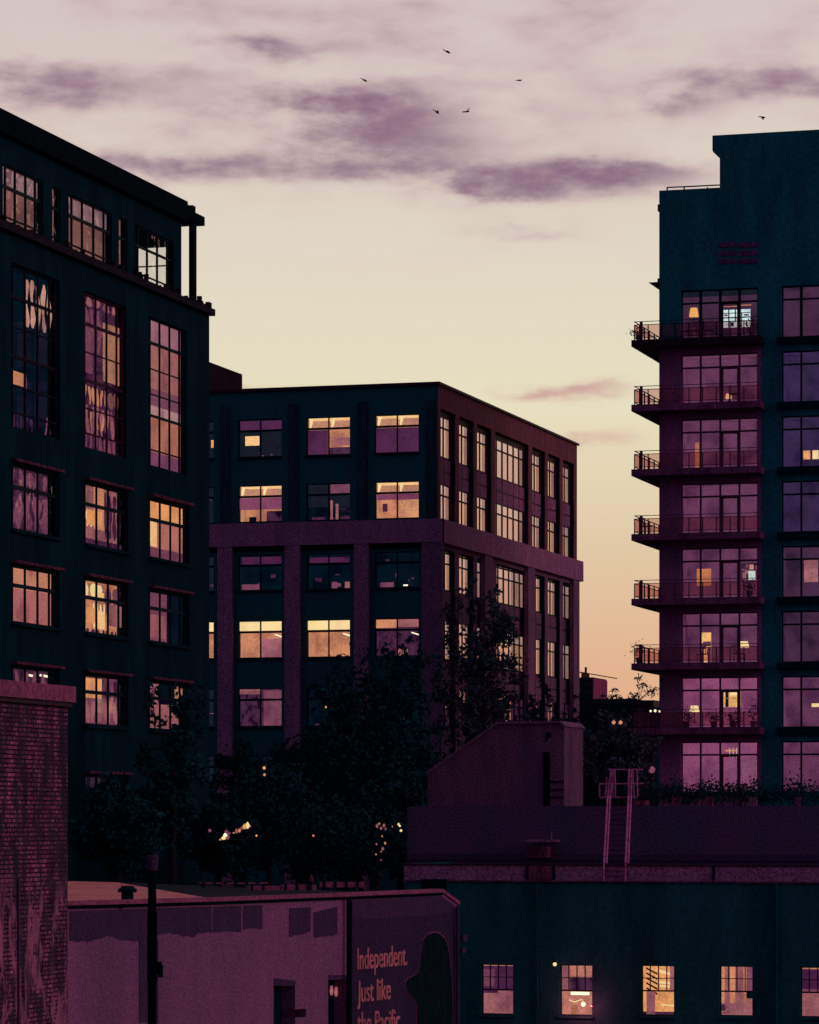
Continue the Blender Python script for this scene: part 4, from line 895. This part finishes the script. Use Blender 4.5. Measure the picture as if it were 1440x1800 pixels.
# ================================================================== BACKGROUND BUILDINGS
FX = front(300); 
far = thing('distant_block', unp(1042, 1230, 300), 'small distant flat-roofed block with a mauve side face between the centre building and the tower', 'building')
c = unp(1042, 1190.5, 308); e = Vector((c.x, c.y)); dx = c.x
XS = side(c.x)
MB().wbox(c.x - 9, c.x, c.y, XS.s(1066), 0, c.z).build('wall', TEAL, far)
MB().box(XS, c.y, XS.s(1066), 0, c.z - .1, .01, .1).build('side_wall', em('x', (0, 0, 0)) if False else mat('mauve far wall', (.40, .07, .20), grain=.2), far)
m_ = MB()
for k in range(8): y = c.y + (XS.s(1066) - c.y) * k / 8 * .6; m_.tube([(c.x - 1, y, c.z), (c.x - 1, y, c.z + .45)], .05, 5)
m_.tube([(c.x - 1, c.y, c.z + .45), (c.x - 1, c.y + 14, c.z + .45)], .05, 5).tube([(c.x - 6, c.y, c.z + .45), (c.x - 1, c.y, c.z + .45)], .05, 5); m_.build('roof_railing', FRAMEP, far)
p_ = unp(1030, 1186, 308); MB().tube([(p_.x, p_.y, c.z), (p_.x, p_.y, c.z + .9)], .12, 6).build('chimney', HOOD, far)
low = thing('distant_low_building', unp(1100, 1300, 235), 'long low dark rooftop on the skyline just left of the tower', 'building')
a = unp(1016, 1229, 235); b = unp(1120, 1229, 235); b2 = unp(1155, 1238, 235)
MB().wbox(a.x, b.x, a.y, a.y + 20, 0, a.z).build('wall', TEAL, low); MB().wbox(b.x, b2.x, a.y + .5, a.y + 15, 0, b2.z + .25).build('wing', FRAMEP, low)
a = unp(1150, 1243, 220); MB().wbox(a.x, a.x + 6, a.y, a.y + 8, 0, a.z).build('annex', NAVY, low)

# ================================================================== TREES
def tree(px, py, rx, ry, d, label, n=60, per=110, size=.13, m=LEAF, spars=0, seed=1, group='street trees between the buildings'):
    rn = random.Random(seed); k = d / FPX; c = unp(px, py, d); A = Vector((rx * k, rx * k * .8, ry * k))
    t = thing('tree', (c.x, c.y, 0), label, 'tree', group)
    tr = MB(); base = Vector((c.x, c.y, 0)); tr.tube([base, base + Vector((.1, 0, c.z * .4)), c + Vector((.1, 0, -A.z * .1)), c + Vector((0, 0, A.z * .6))], .28, 8, r2=.05)
    cr = MB()
    for i in range(n):
        while True:
            v = Vector((rn.uniform(-1, 1), rn.uniform(-1, 1), rn.uniform(-1, 1)))
            if v.length < 1: break
        v = v * (.65 + .35 * rn.random()); q = c + Vector((v.x * A.x, v.y * A.y, v.z * A.z))
        if i % 2 == 0:
            st = c + Vector((0, 0, A.z * (v.z - .5) * .8)); tr.tube([st, (st + q) / 2 + Vector((0, 0, .25)), q], .07, 5, r2=.015)
        s = rn.uniform(.45, 1.0) * (A.x * .32)
        leaves(cr, q, (s, s, s * .8), per, size, rn=rn)
    for i in range(spars):      # thin leading shoots with leaf sprays
        an = rn.uniform(-1, 1); q = c + Vector((an * A.x * .8, rn.uniform(-.5, .5) * A.y, A.z * (.75 - .3 * abs(an)))); e = q + Vector((rn.uniform(-.5, .5), 0, rn.uniform(1.0, 2.4)))
        tr.tube([q, e], .03, 5, r2=.01)
        for j in range(6): leaves(cr, q.lerp(e, (j + 1) / 6) + Vector((rn.uniform(-.3, .3), 0, 0)), (.22, .22, .2), 16, size, rn=rn)
    tr.build('trunk', BARK, t); cr.build('crown', m, t, recalc=False)
    return t
tree(660, 1320, 130, 170, 166, 'broad dark tree in the middle, covering the lower front of the centre building', 90, 120, .15, spars=9, seed=3)
tree(835, 1215, 95, 160, 174, 'tall open tree against the corner of the centre building, leaves over its side windows', 66, 80, .14, LEAFP, spars=10, seed=5)
tree(470, 1440, 120, 100, 160, 'dark round tree at the foot of the centre building, left of the broad tree', 60, 110, .14, seed=8)
tree(300, 1370, 70, 150, 132, 'narrow dark tree in front of the lower windows of the left building', 40, 80, .13, spars=3, seed=9)
tree(205, 1470, 95, 110, 126, 'low dark tree between the brick wall and the left building', 50, 110, .13, seed=10)
tree(600, 1480, 140, 75, 140, 'low spreading dark tree just behind the dark roofs', 60, 110, .13, seed=11)
tree(960, 1330, 80, 110, 182, 'dark tree behind the roof bulkhead', 50, 90, .14, LEAFP, spars=3, seed=12)
tree(1080, 1335, 80, 88, 150, 'dark tree behind the ladder, filling the gap left of the tower', 60, 120, .12, LEAFP, spars=0, seed=13)
tree(780, 1420, 90, 90, 160, 'dark low tree at the left of the roof bulkhead', 40, 110, .14, seed=14)
tree(540, 1400, 100, 130, 170, 'dark tree hiding the base of the second mauve pillar', 60, 120, .15, seed=15)
tree(420, 1360, 60, 110, 172, 'slim dark tree partly hiding the first mauve pillar', 36, 70, .14, seed=16)
tree(700, 1460, 80, 95, 150, 'dark tree crowding the left corner of the warehouse', 50, 120, .13, seed=17)
tree(380, 1480, 90, 70, 140, 'low dark tree behind the pale roof', 50, 120, .13, seed=18)
# rooftop sprigs against the sky
for i, (bx, by, tips) in enumerate(((1122, 1232, ((1121, 1193), (1133, 1203), (1143, 1215), (1147, 1220), (1126, 1207), (1150, 1212))), (1072, 1232, ((1079, 1213), (1062, 1223), (1076, 1226))), (1112, 1234, ((1114, 1221), (1108, 1226), (1117, 1225))), (1088, 1236, ((1084, 1225), (1092, 1228))))):
    t = thing('sapling', unp(bx, by, 150), ['tallest leafy sprig silhouetted against the sky beside the tower', 'short leafy sprig silhouetted beside the distant mauve block', 'small leaf tuft silhouetted at the foot of the tallest sprig', 'tiny leaf tuft silhouetted between the two sprigs'][i], 'plant', 'sprigs silhouetted on the skyline')
    st = MB(); lf = MB(); b = unp(bx, by, 150)
    st.tube([b - Vector((0, 0, 1.5)), b], .02, 5)
    for x, y in tips:
        e = unp(x, y, 150); st.tube([b, (b + e) / 2 + Vector((.02, 0, .05)), e], .012, 5); leaves(lf, e, (.22, .2, .14), 26, .07)
    st.build('stem', BARK, t); lf.build('foliage', LEAFP, t, recalc=False)

# ================================================================== SMALL LAMPS SEEN THROUGH THE TREES
sm = [(1144, 1250, 140, .045, E_WHITE), (1152, 1249.5, 140, .055, E_WHITE), (1159.5, 1250.5, 140, .04, E_WHITE), (1079, 1270, 138, .08, E_OR), (1091, 1270, 138, .08, E_OR), (451, 1469, 128, .04, E_WARM), (551, 1469, 128, .04, E_OR), (369, 1460, 128, .06, E_ROSE),
 (464.5, 1350, 150, .07, E_WARM), (465, 1362, 150, .06, E_OR), (573, 1243, 160, .045, E_WARM), (1146, 1353, 160, .16, E_ROSE)]
names = ['left of three white bulbs in a row just left of the tower', 'middle of three white bulbs in a row just left of the tower', 'right of three white bulbs in a row just left of the tower', 'left of two orange lamps above the ladder', 'right of two orange lamps above the ladder',
 'tiny lamp just right of the glowing string lights left of centre', 'tiny orange lamp in the dark trees at centre', 'faint mauve lamp at the left end of the glowing string lights left of centre',
 'upper lamp glimpsed between the two pillars of the centre building', 'lower lamp glimpsed between the two pillars of the centre building', 'single tiny lamp high in the dark broad tree', 'dim red lamp behind the terrace left of the tower windows']
def string_lights(pts, d, label, seed):
    rn = random.Random(seed); t = thing('string_lights', unp(pts[0][0], pts[0][1], d), label, 'string lights', 'string lights glimpsed through the trees'); W2 = []
    for x, y, r, m in pts:
        c = unp(x, y, d + rn.uniform(-.25, .25)); W2.append(c + Vector((0, 0, r + .02))); a = rn.uniform(.6, 1.5)
        b = MB(); b.lathe(c, [(r * .25, -r * a), (r * .85, -r * .5), (r, 0), (r * .6, r * .6 * a), (r * .2, r * a)], 8); b.build('bulb', m, t, smooth=True)
    MB().tube(W2, .008, 4).build('cable', BARK, t)
string_lights([(387, 1476, .05, E_OR), (393, 1473, .10, E_YEL), (396, 1468, .085, E_WHITE), (400, 1471, .09, E_PINK), (398, 1462, .09, E_ROSE), (403, 1465, .07, E_ROSE), (411, 1464, .05, E_OR), (416, 1461, .07, E_PINK), (421, 1460, .06, E_WARM), (425, 1456, .08, E_PINK), (430, 1453, .09, E_WARM), (435, 1451, .10, E_YEL), (438, 1452, .07, E_WARM)], 137.6, 'brightest cluster of warm string lights, low in the trees left of centre', 4)
string_lights([(663, 1452, .06, E_PINK), (667, 1448, .05, E_OR), (670, 1456, .05, E_PINK), (675, 1451, .06, E_PINK), (678, 1457, .05, E_ROSE), (672, 1470, .03, E_OR), (662, 1484, .04, E_PINK), (677, 1482, .05, E_OR), (673, 1492, .06, E_PINK), (670, 1497, .05, E_ROSE), (661, 1502, .03, E_OR), (670, 1512, .04, E_ROSE), (690, 1453, .03, E_PINK), (701, 1449, .055, E_YEL), (703, 1452, .04, E_WHITE), (705, 1460, .06, E_YEL)], 136, 'cluster of small rose string lights just left of the warehouse corner', 6)
for (x, y, d, r, m), nm in zip(sm, names):
    c = unp(x, y, d - 2); t = thing('lamp', c, nm, 'lamp', 'small lamps glimpsed through the trees')
    b = MB(); b.lathe(c, [(r * .3, -r), (r * .85, -r * .5), (r, 0), (r * .85, r * .5), (r * .3, r)], 10); b.build('bulb', m, t, smooth=True)
    MB().tube([c - Vector((0, 0, r)), c - Vector((0, 0, r + 1.2))], .012, 5).build('stand', BARK, t)

# ================================================================== BIRDS
# ================================================================== BALCONY FURNITURE
def chair(x, k, o, rz, label, m):
    p = FT.p(FT.s(x, o), zfl[k] + .002, o); t = thing('patio_chair', p, label, 'chair', 'patio chairs on the tower balconies'); t.rotation_euler = (0, 0, rz); q = p
    B = lambda x0, x1, y0, y1, z0, z1: MB().wbox(q.x + x0, q.x + x1, q.y + y0, q.y + y1, q.z + z0, q.z + z1)
    B(-.23, .23, -.22, .22, .42, .46).build('seat', m, t)
    b = MB(); 
    for a in (-.23, -.08, .06, .2): b.hexa([(q.x + a, q.y + .2, q.z + .46), (q.x + a + .03, q.y + .2, q.z + .46), (q.x + a + .03, q.y + .22, q.z + .46), (q.x + a, q.y + .22, q.z + .46), (q.x + a, q.y + .28, q.z + .9), (q.x + a + .03, q.y + .28, q.z + .9), (q.x + a + .03, q.y + .3, q.z + .9), (q.x + a, q.y + .3, q.z + .9)])
    b.wbox(q.x - .23, q.x + .23, q.y + .275, q.y + .305, q.z + .86, q.z + .9); b.build('backrest', m, t)
    for sx_ in (-.21, .19):
        for sy_ in (-.2, .18): B(sx_, sx_ + .025, sy_, sy_ + .025, 0, .42).build('leg', m, t)
for a in ((1206, 0, .45, .5, 'left patio chair on the topmost tower balcony'), (1226, 0, .45, -.4, 'second patio chair from the left on the topmost tower balcony'), (1246, 0, .4, 1.9, 'right patio chair on the topmost tower balcony, turned sideways'),
          (1290, 1, .5, .3, 'lone patio chair on the second balcony down'), (1300, 5, .5, 1.2, 'patio chair at the right of the sixth balcony down'), (1236, 5, .5, -.6, 'patio chair at the left of the sixth balcony down'), (1135, 3, .3, 1.0, 'dark chair silhouetted on the overhanging corner of the fourth balcony down')):
    chair(*a, HOOD)
def potted(x, k, o, h, label):
    p = FT.p(FT.s(x, o), zfl[k] + .002, o); t = thing('potted_plant', p, label, 'plant', 'potted plants on the tower balconies')
    MB().lathe(p, [(.13, 0), (.18, .3), (.17, .32)], 12).build('pot', PURPD, t)
    st = MB(); st.tube([p + Vector((0, 0, .3)), p + Vector((.03, 0, h * .7))], .02, 5); st.build('stem', BARK, t)
    lf = MB(); leaves(lf, p + Vector((0, 0, .3 + h * .45)), (.4, .35, h * .55), 170, .06); lf.build('foliage', LEAFP, t, recalc=False)
for a in ((1124, 0, .6, .35, 'small bushy plant on the overhanging corner of the topmost balcony'), (1325, 6, .6, 1.1, 'tall leafy pot at the right end of the lowest balcony'), (1206, 6, .6, .7, 'leafy pot at the left end of the lowest balcony'), (1255, 6, .6, .5, 'low bushy pot at the middle of the lowest balcony'), (1290, 6, .6, .55, 'bushy pot right of the middle of the lowest balcony'),
          (1124, 5, .5, .9, 'dark plant filling the overhanging corner of the sixth balcony down'), (1322, 0, .6, .6, 'plant at the right end of the topmost balcony'), (1318, 4, .6, .5, 'plant at the right end of the fifth balcony down')):
    potted(*a)

def bird(x, y, d, ang, lw, rw, label, sc=1.0):
    c = unp(x, y, d); t = MB(); RX = Vector((R_.x, R_.y, 0)); UP = Vector((0, 0, 1)); FWD = Vector((W_.x, W_.y, 0)); a = R(ang)
    X = RX * math.cos(a) + UP * math.sin(a); Z = UP * math.cos(a) - RX * math.sin(a)
    q = lambda u, v, w=0: c + (X * u + Z * v + FWD * w) * sc
    t.lathe(Vector((0, 0, 0)), [(0.005, -.16), (.035, -.1), (.055, 0), (.045, .09), (.02, .15), (.004, .17)], 8)
    B = [v.copy() for v in t.v]; t.v = [q(v.z, v.x, v.y) for v in B]
    def wing(pts):
        n = len(pts); b = len(t.v); t.v += [q(u, v, w - .012) for u, v, w in pts] + [q(u, v, w + .012) for u, v, w in pts]
        t.f.append([b + i for i in range(n)]); t.f.append([b + n + i for i in range(n)][::-1]); t.m += [0, 0]
        for i in range(n): t.f.append([b + i, b + (i + 1) % n, b + n + (i + 1) % n, b + n + i]); t.m.append(0)
    wing([(-.03, .0, 0), (.08, .01, 0), (lw[0] * .6 + .06, lw[1] * .6 + .02, .02), (lw[0], lw[1], .08), (lw[0] * .5 - .03, lw[1] * .5 - .02, .03)])
    wing([(-.05, .0, 0), (.06, .0, 0), (rw[0] * .6 + .04, rw[1] * .6 + .03, -.02), (rw[0], rw[1], -.08), (rw[0] * .5 - .05, rw[1] * .5 - .02, -.03)])
    wing([(-.15, .02, 0), (-.27, .03, .03), (-.26, -.02, -.03), (-.15, -.02, 0)])
    tag(t.build('bird', BIRDM, org=c), label, 'bird', 'birds flying over the rooftops')
bird(787, 91, 150, -25, (-.05, .08), (.16, -.02), 'highest black bird, wings half folded, near the top centre of the sky', .85)
bird(641, 141, 170, -28, (-.12, .05), (.12, .05), 'leftmost black bird, a slanting silhouette in the pale sky', .85)
bird(913, 141, 190, 2, (-.16, .03), (.18, .0), 'thin flat black bird gliding right of centre', .85)
bird(768, 197, 160, -35, (-.03, .16), (.1, .07), 'black bird with raised wings, left of the low pair', .8)
bird(821, 196, 160, 10, (-.34, .06), (.24, .26), 'black bird with one long wing raised, right of the low pair', .75)
bird(1341, 206, 160, -8, (-.16, .06), (.05, -.18), 'rightmost black bird above the top of the tower', .8)
